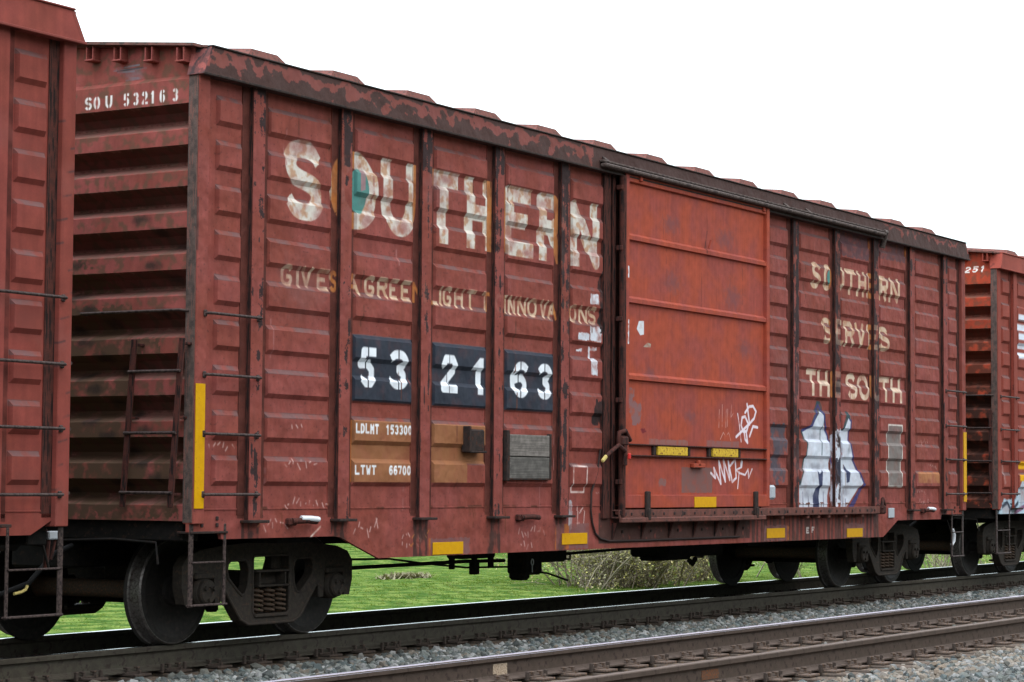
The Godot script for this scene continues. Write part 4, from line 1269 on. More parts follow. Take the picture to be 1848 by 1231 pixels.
func boxcar(called: String, label: String, cx: float, o: Dictionary) -> void:
	var t := thing(called, label, "boxcar", Vector3(cx, 0, 0), "boxcars of the train")
	var main: bool = o.full
	var R: Array = o.rect
	# side panels with pressed beads, one per bay
	var edges := [-HL + 0.02]
	edges.append_array(POSTS)
	edges.append(HL - 0.02)
	for i in edges.size() - 1:
		if i == 5 and o.door:
			# the two narrow bays beside the door
			panel(t, edges[5], -1.74, 0.16, 0.12, R, o)
			panel(t, 1.80, edges[6], 0.16, 0.17, R, o)
			continue
		var l := 0.16
		var r := 0.175
		if i == 0:
			l = 0.24
			r = 0.175
		elif i == edges.size() - 2:
			l = 0.175
			r = 0.24
		panel(t, edges[i], edges[i + 1], l, r, R, o)
	# posts
	for q in POSTS:
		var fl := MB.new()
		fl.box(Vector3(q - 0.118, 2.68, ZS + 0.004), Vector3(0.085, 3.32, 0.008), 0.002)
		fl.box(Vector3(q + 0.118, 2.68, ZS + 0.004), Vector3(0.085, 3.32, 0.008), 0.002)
		var ms := MB.new()
		ms.hexa([Vector3(q - 0.0757, 0.985, ZS + 0.002), Vector3(q + 0.0757, 0.985, ZS + 0.002), Vector3(q + 0.0757, 4.35, ZS + 0.002), Vector3(q - 0.0757, 4.35, ZS + 0.002)],
			[Vector3(q - 0.074, 0.985, ZP - 0.004), Vector3(q + 0.074, 0.985, ZP - 0.004), Vector3(q + 0.074, 4.35, ZP - 0.004), Vector3(q - 0.074, 4.35, ZP - 0.004)])
		var post := put("post", ms.mesh(), M.rusty if main else o.paint, t)  # middle car: post sides dark with rust, and with crease shade in the colour
		var fc := MB.new()
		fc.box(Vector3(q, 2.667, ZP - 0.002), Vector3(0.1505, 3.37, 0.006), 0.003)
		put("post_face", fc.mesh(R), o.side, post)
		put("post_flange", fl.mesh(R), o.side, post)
		var ft := MB.new()
		ft.box(Vector3(q, 0.972, ZS + 0.05), Vector3(0.25, 0.022, 0.11), 0.004)
		put("foot_plate", ft.mesh(), M.grime, post)
	for s in [-1, 1]:
		var cp := MB.new()
		cp.box(Vector3(s * 8.065, 2.66, 1.5425), Vector3(0.13, 3.40, 0.104), 0.006)
		put("corner_post", cp.mesh(R), o.side if R else o.paint, t)
		cp = MB.new()
		cp.box(Vector3(s * 8.065, 2.66, -1.50), Vector3(0.13, 3.40, 0.18), 0.006)
		put("corner_post", cp.mesh(R), o.side if R else o.paint, t)
		var grim := MB.new()
		grim.box(Vector3(s * 8.132, 2.66, 1.54), Vector3(0.005, 3.38, 0.09), 0.001)
		put("corner_edge", grim.mesh(), M.cornergrime, t)
	for s in [1]:  # dark strip standing in for the shade beside the corner post
		var cf := MB.new()
		cf.box(Vector3(s * 7.95, 2.68, ZS + 0.004), Vector3(0.10, 3.32, 0.008), 0.002)
		put("corner_shade_strip", cf.mesh(), M.rusty, t)
	# side sill: fishbelly plate
	var sill := MB.new()
	var ol := PackedVector2Array([V(-8.13, 0.90), V(-7.76, 0.90), V(-7.74, 0.842), V(-6.30, 0.842), V(-6.20, 0.832), V(-5.656, 0.65), V(5.32, 0.65), V(5.80, 0.85), V(7.30, 0.85), V(7.32, 0.91), V(8.13, 0.91), V(8.13, 1.02), V(-8.13, 1.02)])
	if not main:
		ol = PackedVector2Array([V(-8.0, 0.90), V(-5.9, 0.90), V(-5.4, 0.70), V(5.4, 0.70), V(5.9, 0.90), V(7.8, 0.905), V(8.0, 1.0), V(8.0, 1.05), V(-8.0, 1.05)])
	sill.plate(ol, [], Transform3D(Basis.IDENTITY, Vector3(0, 0, ZS - 0.022)), 0.03)
	put("side_sill", sill.mesh(R), o.side, t)
	var bs := MB.new()
	bs.plate(ol, [], Transform3D(Basis.IDENTITY, Vector3(0, 0, -ZS)), 0.03)
	bs.box(Vector3(0, 2.7, -ZS - 0.004), Vector3(HL * 2 - 0.04, 3.36, 0.02))
	for q in POSTS:
		bs.box(Vector3(q, 2.67, -ZS - 0.035), Vector3(0.15, 3.36, 0.06), 0.004)
	put("far_side_wall", bs.mesh(), o.paint, t)
	# seam strip above the sill
	var sm := MB.new()
	sm.box(Vector3(0, 1.068, ZS + 0.003), Vector3(HL * 2 - 0.3, 0.014, 0.006), 0.002)
	put("seam", sm.mesh(R), o.side, t)
	# eave
	var ev := MB.new()
	ev.hexa([Vector3(-8.15, 4.325, 1.655), Vector3(8.15, 4.325, 1.655), Vector3(8.15, 4.325, 1.50), Vector3(-8.15, 4.325, 1.50)],
		[Vector3(-8.045, 4.54, 1.638), Vector3(8.045, 4.54, 1.638), Vector3(8.045, 4.54, 1.46), Vector3(-8.045, 4.54, 1.46)])
	put("eave", ev.mesh(R), o.side, t)
	for s in [-1, 1]:
		var ee := MB.new()
		ee.hexa([Vector3(s * 8.153, 4.324, 1.656), Vector3(s * 8.12, 4.324, 1.656), Vector3(s * 8.12, 4.324, 1.49), Vector3(s * 8.153, 4.324, 1.49)],
			[Vector3(s * 8.048, 4.541, 1.639), Vector3(s * 8.015, 4.541, 1.639), Vector3(s * 8.015, 4.541, 1.45), Vector3(s * 8.048, 4.541, 1.45)])
		put("eave_end", ee.mesh(), M.flaked if main else o.paint, t)
	var lip := MB.new()
	lip.box(Vector3(0, 4.325, 1.658), Vector3(16.31, 0.02, 0.014), 0.004)
	lip.box(Vector3(0, 4.549, 1.59), Vector3(16.1, 0.014, 0.125), 0.004)
	put("eave_lip", lip.mesh(), M.grime if main else o.paint, t)
	# roof with raised ribs
	var rf := MB.new()
	for s in [-1, 1]:
		rf.hexa([Vector3(-8.15, ROOF(0) - 0.03, 0), Vector3(8.15, ROOF(0) - 0.03, 0), Vector3(8.06, ROOF(1.6) - 0.008, s * 1.6), Vector3(-8.06, ROOF(1.6) - 0.008, s * 1.6)],
			[Vector3(-8.15, ROOF(0), 0), Vector3(8.15, ROOF(0), 0), Vector3(8.06, ROOF(1.6) + 0.008, s * 1.6), Vector3(-8.06, ROOF(1.6) + 0.008, s * 1.6)])
	put("roof", rf.mesh(), M.roof if M.has("roof") else o.paint, t)
	var hb := MB.new()
	for s in [-1, 1]:
		hb.hexa([Vector3(-0.31, ROOF(0) - 0.005, 0), Vector3(0.31, ROOF(0) - 0.005, 0), Vector3(0.31, ROOF(1.5) - 0.005, s * 1.5), Vector3(-0.31, ROOF(1.5) - 0.005, s * 1.5)],
			[Vector3(-0.20, ROOF(0) + 0.10, 0), Vector3(0.14, ROOF(0) + 0.10, 0), Vector3(0.14, ROOF(1.46) + 0.10, s * 1.46), Vector3(-0.20, ROOF(1.46) + 0.10, s * 1.46)])
	var hb_m := hb.mesh()
	for k in 14:
		put("roof_rib", hb_m, M.roofrib if M.has("roofrib") else o.paint, t, Vector3(0.565 + 1.097 * k - 0.31 - CX, 0, 0))
	# ends
	for s in [-1, 1]:
		end_wall(t, s, o)
	# underframe
	var uf := MB.new()
	uf.box(Vector3(0, 1.035, 0), Vector3(HL * 2 - 0.1, 0.03, 3.0))
	uf.box(Vector3(0, 0.87, 0), Vector3(HL * 2 - 0.3, 0.30, 0.34), 0.01)
	for x in [-4.2, -2.9, -1.5, 0.0, 1.5, 2.9, 4.2]:
		uf.hexa([Vector3(x - 0.05, 0.72, -0.5), Vector3(x + 0.05, 0.72, -0.5), Vector3(x + 0.05, 0.72, 0.5), Vector3(x - 0.05, 0.72, 0.5)],
			[Vector3(x - 0.05, 1.02, -1.5), Vector3(x + 0.05, 1.02, -1.5), Vector3(x + 0.05, 1.02, 1.5), Vector3(x - 0.05, 1.02, 1.5)])
	for s in [-1, 1]:
		uf.box(Vector3(s * (HL - o.inset - 0.8635), 0.90, 0), Vector3(0.5, 0.22, 2.7), 0.02)
		uf.box(Vector3(s * 7.98, 0.93, 0), Vector3(0.2, 0.20, 2.9), 0.01)
		uf.box(Vector3(s * 7.55, 0.70, 0), Vector3(1.1, 0.20, 0.5), 0.02)
	put("underframe", uf.mesh(), M.under, t)
	for s in [-1, 1]:
		truck(t, s * (HL - o.inset - 0.8635))
		coupler(t, s)
		steps(t, s, o, main)
	if main:
		main_details(t, R, o)
	if o.has("left"):
		var tg := MB.new()
		tg.box(Vector3(8.31, 0.892, 1.30), Vector3(0.135, 0.06, 0.03), 0.008)
		put("metal_tag", tg.mesh(), M.lightmetal, t)
		var hd := MB.new()
		hd.tube([Vector3(8.22, 0.98, 1.26), Vector3(8.27, 0.87, 1.28), Vector3(8.25, 0.66, 1.28)], 0.02, 6)
		hd.tube([Vector3(8.34, 0.86, 1.28), Vector3(8.30, 0.72, 1.28)], 0.014, 6)
		put("release_handle", hd.mesh(), M.rusty, t)
		var cl := MB.new()
		cl.tube([Vector3(7.92, 0.495, 1.30), Vector3(7.99, 0.505, 1.30), Vector3(8.035, 0.522, 1.30), Vector3(8.05, 0.548, 1.30)], 0.011, 8)
		put("cream_lever", cl.mesh(), M.tipyellow, t)


func panel(t: Node3D, xa: float, xb: float, ml: float, mr: float, R: Array, o: Dictionary) -> void:
	var mb := MB.new()
	mb.hexa([Vector3(xa, 1.015, ZS - 0.012), Vector3(xb, 1.015, ZS - 0.012), Vector3(xb, 4.355, ZS - 0.012), Vector3(xa, 4.355, ZS - 0.012)],
		[Vector3(xa, 1.015, ZS), Vector3(xb, 1.015, ZS), Vector3(xb, 4.355, ZS), Vector3(xa, 4.355, ZS)])
	var l := xa + ml
	var r := xb - mr
	for k in 9:
		var y := 1.245 + 0.3417 * k
		var d := 0.03
		var lo := [Vector3(l, y, ZS), Vector3(r, y, ZS), Vector3(r, y + 0.228, ZS), Vector3(l, y + 0.228, ZS)]
		var hi := [Vector3(l + 0.016, y + 0.036, ZS + d), Vector3(r - 0.016, y + 0.036, ZS + d), Vector3(r - 0.018, y + 0.193, ZS + d), Vector3(l + 0.018, y + 0.193, ZS + d)]
		var c := Vector3((l + r) / 2, y + 0.1, ZS - 0.1)
		mb.qo(hi[0], hi[1], hi[2], hi[3], Vector3(0, 0, 1))
		for j in 4:
			var m := (j + 1) % 4
			mb.qo(lo[j], lo[m], hi[m], hi[j], (lo[j] + lo[m] + hi[m] + hi[j]) / 4 - c)
	put("side_panel", mb.mesh(R), o.side, t)


func end_wall(t: Node3D, s: int, o: Dictionary) -> void:
	var pr := [V(0.06, 4.69), V(0.06, 4.34), V(0.0, 4.30), V(0.0, 4.116)]
	var y := 4.116
	for k in 10:
		pr.append(V(0.02, y - 0.006))
		pr.append(V(0.10, y - 0.05))
		pr.append(V(0.15, y - 0.108))
		pr.append(V(0.15, y - 0.134))
		pr.append(V(0.03, y - 0.184))
		pr.append(V(0.004, y - 0.198))
		y -= 0.3135
		pr.append(V(0.0, y))
	pr.append(V(0.14, 0.98))
	var mb := MB.new()
	for k in pr.size() - 1:
		var a: Vector2 = pr[k]
		var b: Vector2 = pr[k + 1]
		for h in 2:
			var za := -1.5 + h * 1.5
			var zb := za + 1.5
			var ta := 0.0
			var tb := 0.0
			var out := Vector3(s * absf(a.y - b.y), (b.x - a.x), 0)
			if k == 0:   # gable follows the roof
				mb.qo(Vector3(s * (HL - a.x), ROOF(za) - 0.012, za), Vector3(s * (HL - b.x), b.y, za), Vector3(s * (HL - b.x), b.y, zb), Vector3(s * (HL - a.x), ROOF(zb) - 0.012, zb), Vector3(s, 0, 0))
			else:
				mb.qo(Vector3(s * (HL - a.x), a.y + ta, za), Vector3(s * (HL - b.x), b.y + tb, za), Vector3(s * (HL - b.x), b.y + tb, zb), Vector3(s * (HL - a.x), a.y + ta, zb), Vector3(s * (a.y - b.y), b.x - a.x, 0))
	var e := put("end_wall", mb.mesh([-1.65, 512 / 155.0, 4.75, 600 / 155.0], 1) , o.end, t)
	for z in [-1.42, -1.11, -0.8, -0.52, 0.0, 0.52, 0.8, 1.11, 1.42]:
		var b := MB.new()
		var ry := ROOF(z) - 0.02
		b.box(Vector3(s * (HL - 0.025), ry - 0.055, z - 0.032), Vector3(0.10, 0.10, 0.012), 0.002)
		b.box(Vector3(s * (HL - 0.025), ry - 0.055, z + 0.032), Vector3(0.10, 0.10, 0.012), 0.002)
		b.box(Vector3(s * (HL - 0.02), ry - 0.11, z), Vector3(0.115, 0.014, 0.085), 0.003)
		put("roof_bracket", b.mesh(), o.paint, e)
	var tp := MB.new()
	for h in [-1, 1]:
		tp.hexa([Vector3(s * 8.05, ROOF(0) - 0.012, 0), Vector3(s * 8.20, ROOF(0) - 0.012, 0), Vector3(s * 8.16, ROOF(1.55) - 0.012, h * 1.55), Vector3(s * 8.04, ROOF(1.55) - 0.012, h * 1.55)],
			[Vector3(s * 8.05, ROOF(0) + 0.01, 0), Vector3(s * 8.20, ROOF(0) + 0.01, 0), Vector3(s * 8.16, ROOF(1.55) + 0.01, h * 1.55), Vector3(s * 8.04, ROOF(1.55) + 0.01, h * 1.55)])
	put("roof_edge", tp.mesh(), M.roof, e)
	# ladder and hand rail
	var ld := MB.new()
	var main_left: bool = o.full and s < 0
	var sl := 0.073 if main_left else 0.0
	var so := 0.10 if main_left else 0.06
	var sx := s * (HL + so)
	var lean := Basis(Vector3.RIGHT, 0.073 if main_left else 0.0)
	for z in [1.04, 1.50]:
		ld.boxt(Transform3D(lean, Vector3(sx, 1.71, z)), Vector3(0.02, 1.26, 0.05), 0.003)
		for y2 in [2.3, 1.75, 1.18]:
			ld.box(Vector3(s * (HL + so / 2), y2, z + (y2 - 1.71) * sl), Vector3(so, 0.02, 0.04), 0.003)
	put("ladder", ld.mesh(), M.rusty, t)
	var lad: Node = t.get_child(t.get_child_count() - 1)
	for y2 in [2.095, 1.635, 1.19]:
		var rg := MB.new()
		var c: float = 1.27 + (y2 - 1.71) * sl
		rg.tube([Vector3(sx + s * 0.02, y2, c - 0.25), Vector3(sx + s * 0.02, y2, c + 0.25)], 0.012, 8)
		put("rung", rg.mesh(), M.iron, lad)
	var hr := MB.new()
	hr.tube([Vector3(s * HL, 2.548, 0.52), Vector3(s * (HL + 0.09), 2.55, 0.54), Vector3(s * (HL + 0.09), 2.55, 1.5), Vector3(s * HL, 2.548, 1.52)], 0.011, 8)
	put("end_handrail", hr.mesh(), M.iron, t)


func steps(t: Node3D, s: int, o: Dictionary, main: bool) -> void:
	# grab irons on the side
	for y in [2.535, 2.075, 1.632, 1.18]:
		var g := MB.new()
		var a := s * 8.03
		var b := s * 7.38
		g.tube([Vector3(a, y, ZP - 0.01), Vector3(a, y, ZP + 0.035), Vector3(a - s * 0.03, y, ZP + 0.055), Vector3(b + s * 0.03, y, ZP + 0.055), Vector3(b, y, ZP + 0.035), Vector3(b, y, ZP - 0.01)], 0.0115, 8)
		for x in [a, b]:
			g.box(Vector3(x, y, ZP + 0.006), Vector3(0.035, 0.05, 0.018), 0.006)
		put("grab_iron", g.mesh(), M.iron, t)
	# sill step
	var st := MB.new()
	var xa := s * 8.10
	var xb: float = s * (7.70 if main else 7.58)
	st.box(Vector3(xa, 0.65, 1.55), Vector3(0.05, 0.62, 0.014), 0.004)
	st.box(Vector3(xb, 0.65, 1.55), Vector3(0.03, 0.62, 0.014), 0.004)
	var sw: float = absf(xa - xb)
	st.box(Vector3((xa + xb) / 2, 0.355, 1.55), Vector3(sw + 0.04, 0.016, 0.05), 0.004)
	st.box(Vector3((xa + xb) / 2, 0.672, 1.55), Vector3(sw, 0.014, 0.04), 0.004)
	put("sill_step", st.mesh(), M.iron, t)
	if main:
		var y0 := MB.new()
		y0.box(Vector3(s * 8.075, 1.54, ZP + 0.006), Vector3(0.11, 0.93, 0.006), 0.001)
		put("yellow_reflector", y0.mesh(), M.yellow, t)
		var jp := MB.new()
		jp.box(Vector3(s * 7.90, 0.895, 1.50), Vector3(0.44, 0.018, 0.14), 0.004)
		var cb := put("corner_bracket", jp.mesh(), M.grime, t)
		for x in [7.80, 7.98]:
			for y in [0.95, 1.0]:
				var bl := MB.new()
				bl.box(Vector3(s * x, y, 1.557), Vector3(0.03, 0.03, 0.012), 0.004)
				put("bolt", bl.mesh(), M.bolt, cb)


func zaxis(at: Vector3) -> Transform3D:
	return Transform3D(Basis(Vector3(1, 0, 0), Vector3(0, 0, 1), Vector3(0, -1, 0)), at)


var truck_cache := {}


func two_parts(a: MB, ma: Material, b: MB, mb: Material) -> ArrayMesh:   # one mesh of two materials: the dirty casting and its rolled, polished rim
	var m := a.mesh()
	m.surface_set_material(0, ma)
	var arr := []
	arr.resize(Mesh.ARRAY_MAX)
	arr[Mesh.ARRAY_VERTEX] = b.v
	arr[Mesh.ARRAY_NORMAL] = b.n
	m.add_surface_from_arrays(Mesh.PRIMITIVE_TRIANGLES, arr)
	m.surface_set_material(1, mb)
	return m


func truck(t: Node3D, x: float) -> void:
	if truck_cache.is_empty():
		var bo := MB.new()
		bo.box(Vector3(0, 0.59, 0), Vector3(0.42, 0.30, 1.0), 0.03)
		bo.box(Vector3(0, 0.49, 0), Vector3(0.38, 0.12, 1.9), 0.02)
		for s in [-1, 1]:
			bo.box(Vector3(0, 0.50, s * 0.97), Vector3(0.36, 0.11, 0.12), 0.01)
			for e in [-0.17, 0.17]:
				bo.box(Vector3(e, 0.50, s * 1.06), Vector3(0.016, 0.11, 0.14), 0.003)
			bo.box(Vector3(0, 0.56, s * 1.05), Vector3(0.46, 0.016, 0.18), 0.004)
			bo.box(Vector3(0, 0.442, s * 1.05), Vector3(0.40, 0.016, 0.18), 0.004)
			bo.box(Vector3(0.20, 0.63, s * 0.97), Vector3(0.12, 0.15, 0.10), 0.02)
		bo.box(Vector3(0, 0.74, 0), Vector3(0.36, 0.14, 0.36), 0.03)
		truck_cache.bolster = bo.mesh()
		var half := [V(0.30, .13), V(.40, .175), V(.61, .42), V(.648, .41), V(.652, .325), V(.715, .325), V(.735, .55), V(.99, .55), V(1.01, .33), V(1.09, .33), V(1.13, .46), V(1.13, .62), V(1.06, .70), V(.90, .745), V(.62, .775), V(.3, .79)]
		var ol := PackedVector2Array()
		for q in half:
			ol.append(q)
		for k in range(half.size() - 1, -1, -1):
			ol.append(V(-half[k].x, half[k].y))
		var win := PackedVector2Array([V(-.205, .20), V(.205, .20), V(.24, .24), V(.245, .66), V(.225, .685), V(-.225, .685), V(-.245, .66), V(-.24, .24)])
		var tri := PackedVector2Array([V(.292, .57), V(.305, .45), V(.34, .385), V(.385, .375), V(.43, .405), V(.555, .51), V(.578, .575), V(.565, .63), V(.53, .655), V(.35, .655), V(.31, .63)])
		var tri2 := PackedVector2Array()
		for k in range(tri.size() - 1, -1, -1):
			tri2.append(V(-tri[k].x, tri[k].y))
		var sf := MB.new()
		sf.plate(ol, [win, tri, tri2], Transform3D(Basis.IDENTITY, Vector3(0, 0, 1.02)), 0.09)
		# raised rim of the casting
		for loop in [win, tri, tri2]:
			var pts := []
			for q in loop:
				pts.append(Vector3(q.x, q.y, 1.108))
			pts.append(pts[0])
			sf.tube(pts, 0.013, 6)
		var pts := []
		for q in half.slice(0, 5):
			pts.append(Vector3(q.x, q.y + 0.012, 1.108))
		var back := []
		for k in range(pts.size() - 1, -1, -1):
			back.append(Vector3(-pts[k].x, pts[k].y, pts[k].z))
		back.append_array(pts)
		sf.tube(back, 0.014, 6)
		# spring seat
		sf.box(Vector3(0, 0.205, 1.0), Vector3(0.44, 0.03, 0.26), 0.008)
		truck_cache.frame = sf.mesh()
		var far := MB.new()
		for k in range(0, sf.v.size(), 3):
			for j in [0, 2, 1]:
				far.v.append(sf.v[k + j] * Vector3(1, 1, -1))
				far.n.append(sf.n[k + j] * Vector3(1, 1, -1))
		truck_cache.frame_far = far.mesh()
		var wh := MB.new()
		var prof := [V(0, .60), V(.095, .60), V(.10, .66), V(.14, .675), V(.345, .69), V(.36, .683), V(.445, .683), V(.4485, .695), V(.437, .708), V(.423, .717), V(.4195, .735), V(.4175, .812), V(.409, .825), V(.362, .826), V(.34, .816), V(.25, .795), V(.15, .785), V(.115, .79), V(.105, .82), V(.075, .83), V(.07, .90), V(.07, 1.0), V(0, 1.0)]
		wh.lathe(prof, zaxis(Vector3.ZERO), 48)
		var rim := [V(.4355, .709), V(.4238, .7172), V(.420, .735), V(.4182, .812), V(.4085, .8262), V(.404, .8264)]
		var wr := MB.new()
		wr.lathe(rim, zaxis(Vector3.ZERO), 48)
		truck_cache.wheel = two_parts(wh, M.wheel, wr, M.rim)
		var wf := MB.new()
		wf.lathe(prof, Transform3D(Basis(Vector3(1, 0, 0), Vector3(0, 0, -1), Vector3(0, 1, 0)), Vector3.ZERO), 36)
		var wg := MB.new()
		wg.lathe(rim, Transform3D(Basis(Vector3(1, 0, 0), Vector3(0, 0, -1), Vector3(0, 1, 0)), Vector3.ZERO), 36)
		truck_cache.wheel_far = two_parts(wf, M.wheel, wg, M.rim)
		var ax := MB.new()
		ax.lathe([V(0, -.62), V(.09, -.62), V(.075, -.45), V(.07, 0), V(.075, .45), V(.09, .62), V(0, .62)], zaxis(Vector3.ZERO), 20)
		truck_cache.axle = ax.mesh()
		var br := MB.new()
		br.lathe([V(0, .96), V(.115, .96), V(.118, 1.10), V(.108, 1.125), V(.10, 1.13), V(.098, 1.155), V(.085, 1.168), V(.04, 1.170), V(.035, 1.162), V(0, 1.162)], zaxis(Vector3.ZERO), 24)
		for k in 3:
			var a := TAU * k / 3 + 0.5
			br.lathe([V(0, 1.165), V(.021, 1.165), V(.019, 1.19), V(0, 1.19)], zaxis(Vector3(cos(a) * 0.058, sin(a) * 0.058, 0)), 6)
		truck_cache.bearing = br.mesh()
		var ad := MB.new()
		ad.box(Vector3(0, 0.125, 1.06), Vector3(0.24, 0.05, 0.15), 0.01)
		truck_cache.adapter = ad.mesh()
		var sp := MB.new()
		var hp := []
		for k in 61:
			var a := TAU * k / 12.0
			hp.append(Vector3(cos(a) * 0.052, 0.238 + 0.19 * k / 60.0, sin(a) * 0.052))
		sp.tube(hp, 0.0125, 6)
		sp.lathe([V(0, .225), V(.03, .225), V(.03, .43), V(0, .43)], Transform3D.IDENTITY, 8)
		truck_cache.spring = sp.mesh()
		var bb := MB.new()
		bb.box(Vector3(0, 0.33, 0), Vector3(0.08, 0.10, 1.4), 0.02)
		for s in [-1, 1]:
			bb.box(Vector3(0.05, 0.36, s * 0.76), Vector3(0.10, 0.26, 0.09), 0.02)
		truck_cache.beam = bb.mesh()
	var b := put("truck", truck_cache.bolster, M.truck, t, Vector3(x, 0, 0))
	put("side_frame", truck_cache.frame, M.truck, b)
	put("side_frame", truck_cache.frame_far, M.truck, b)
	for q in [-0.8635, 0.8635]:
		put("wheel", truck_cache.wheel, null, b, Vector3(q, 0.4195, 0))
		put("wheel", truck_cache.wheel_far, null, b, Vector3(q, 0.4195, 0))
		put("axle", truck_cache.axle, M.spring, b, Vector3(q, 0.4195, 0))
		put("bearing_cap", truck_cache.bearing, M.truck, b, Vector3(q, 0.4195, 0))
		put("bearing_adapter", truck_cache.adapter, M.truck, b, Vector3(q, 0.4195, 0))
		put("brake_beam", truck_cache.beam, M.under, b, Vector3(q - signf(q) * 0.49, 0.0, 0))
	for zz in [1.07, -1.01]:
		for q in [-0.15, 0.0, 0.15]:
			put("coil_spring", truck_cache.spring, M.spring, b, Vector3(q, 0, zz))


func coupler(t: Node3D, s: int) -> void:
	var mb := MB.new()
	mb.box(Vector3(s * 8.2, 0.88, 0), Vector3(0.5, 0.16, 0.14), 0.02)
	mb.box(Vector3(s * 8.5, 0.88, 0.03), Vector3(0.26, 0.28, 0.26), 0.05)
	mb.lathe([V(0, 0.74), V(.07, .74), V(.08, .77), V(.08, .99), V(.07, 1.02), V(0, 1.02)], Transform3D(Basis.IDENTITY, Vector3(s * 8.62, 0, 0.08)), 14)
	put("coupler", mb.mesh(), M.under, t)
	var h := MB.new()
	h.tube([Vector3(s * 8.05, 0.78, s * -0.34), Vector3(s * 8.25, 0.72, s * -0.34), Vector3(s * 8.42, 0.50, s * -0.25), Vector3(s * 8.62, 0.40, s * -0.1)], 0.02, 8)
	put("air_hose", h.mesh(), M.hose, t)
	var c := MB.new()
	c.tube([Vector3(s * 8.55, 0.84, 0.1), Vector3(s * 8.28, 0.82, 0.35), Vector3(s * 8.22, 0.84, 0.9), Vector3(s * 8.20, 0.82, 1.30), Vector3(s * 8.22, 0.66, 1.34)], 0.010, 8)
	put("uncoupling_lever", c.mesh(), M.under, t)


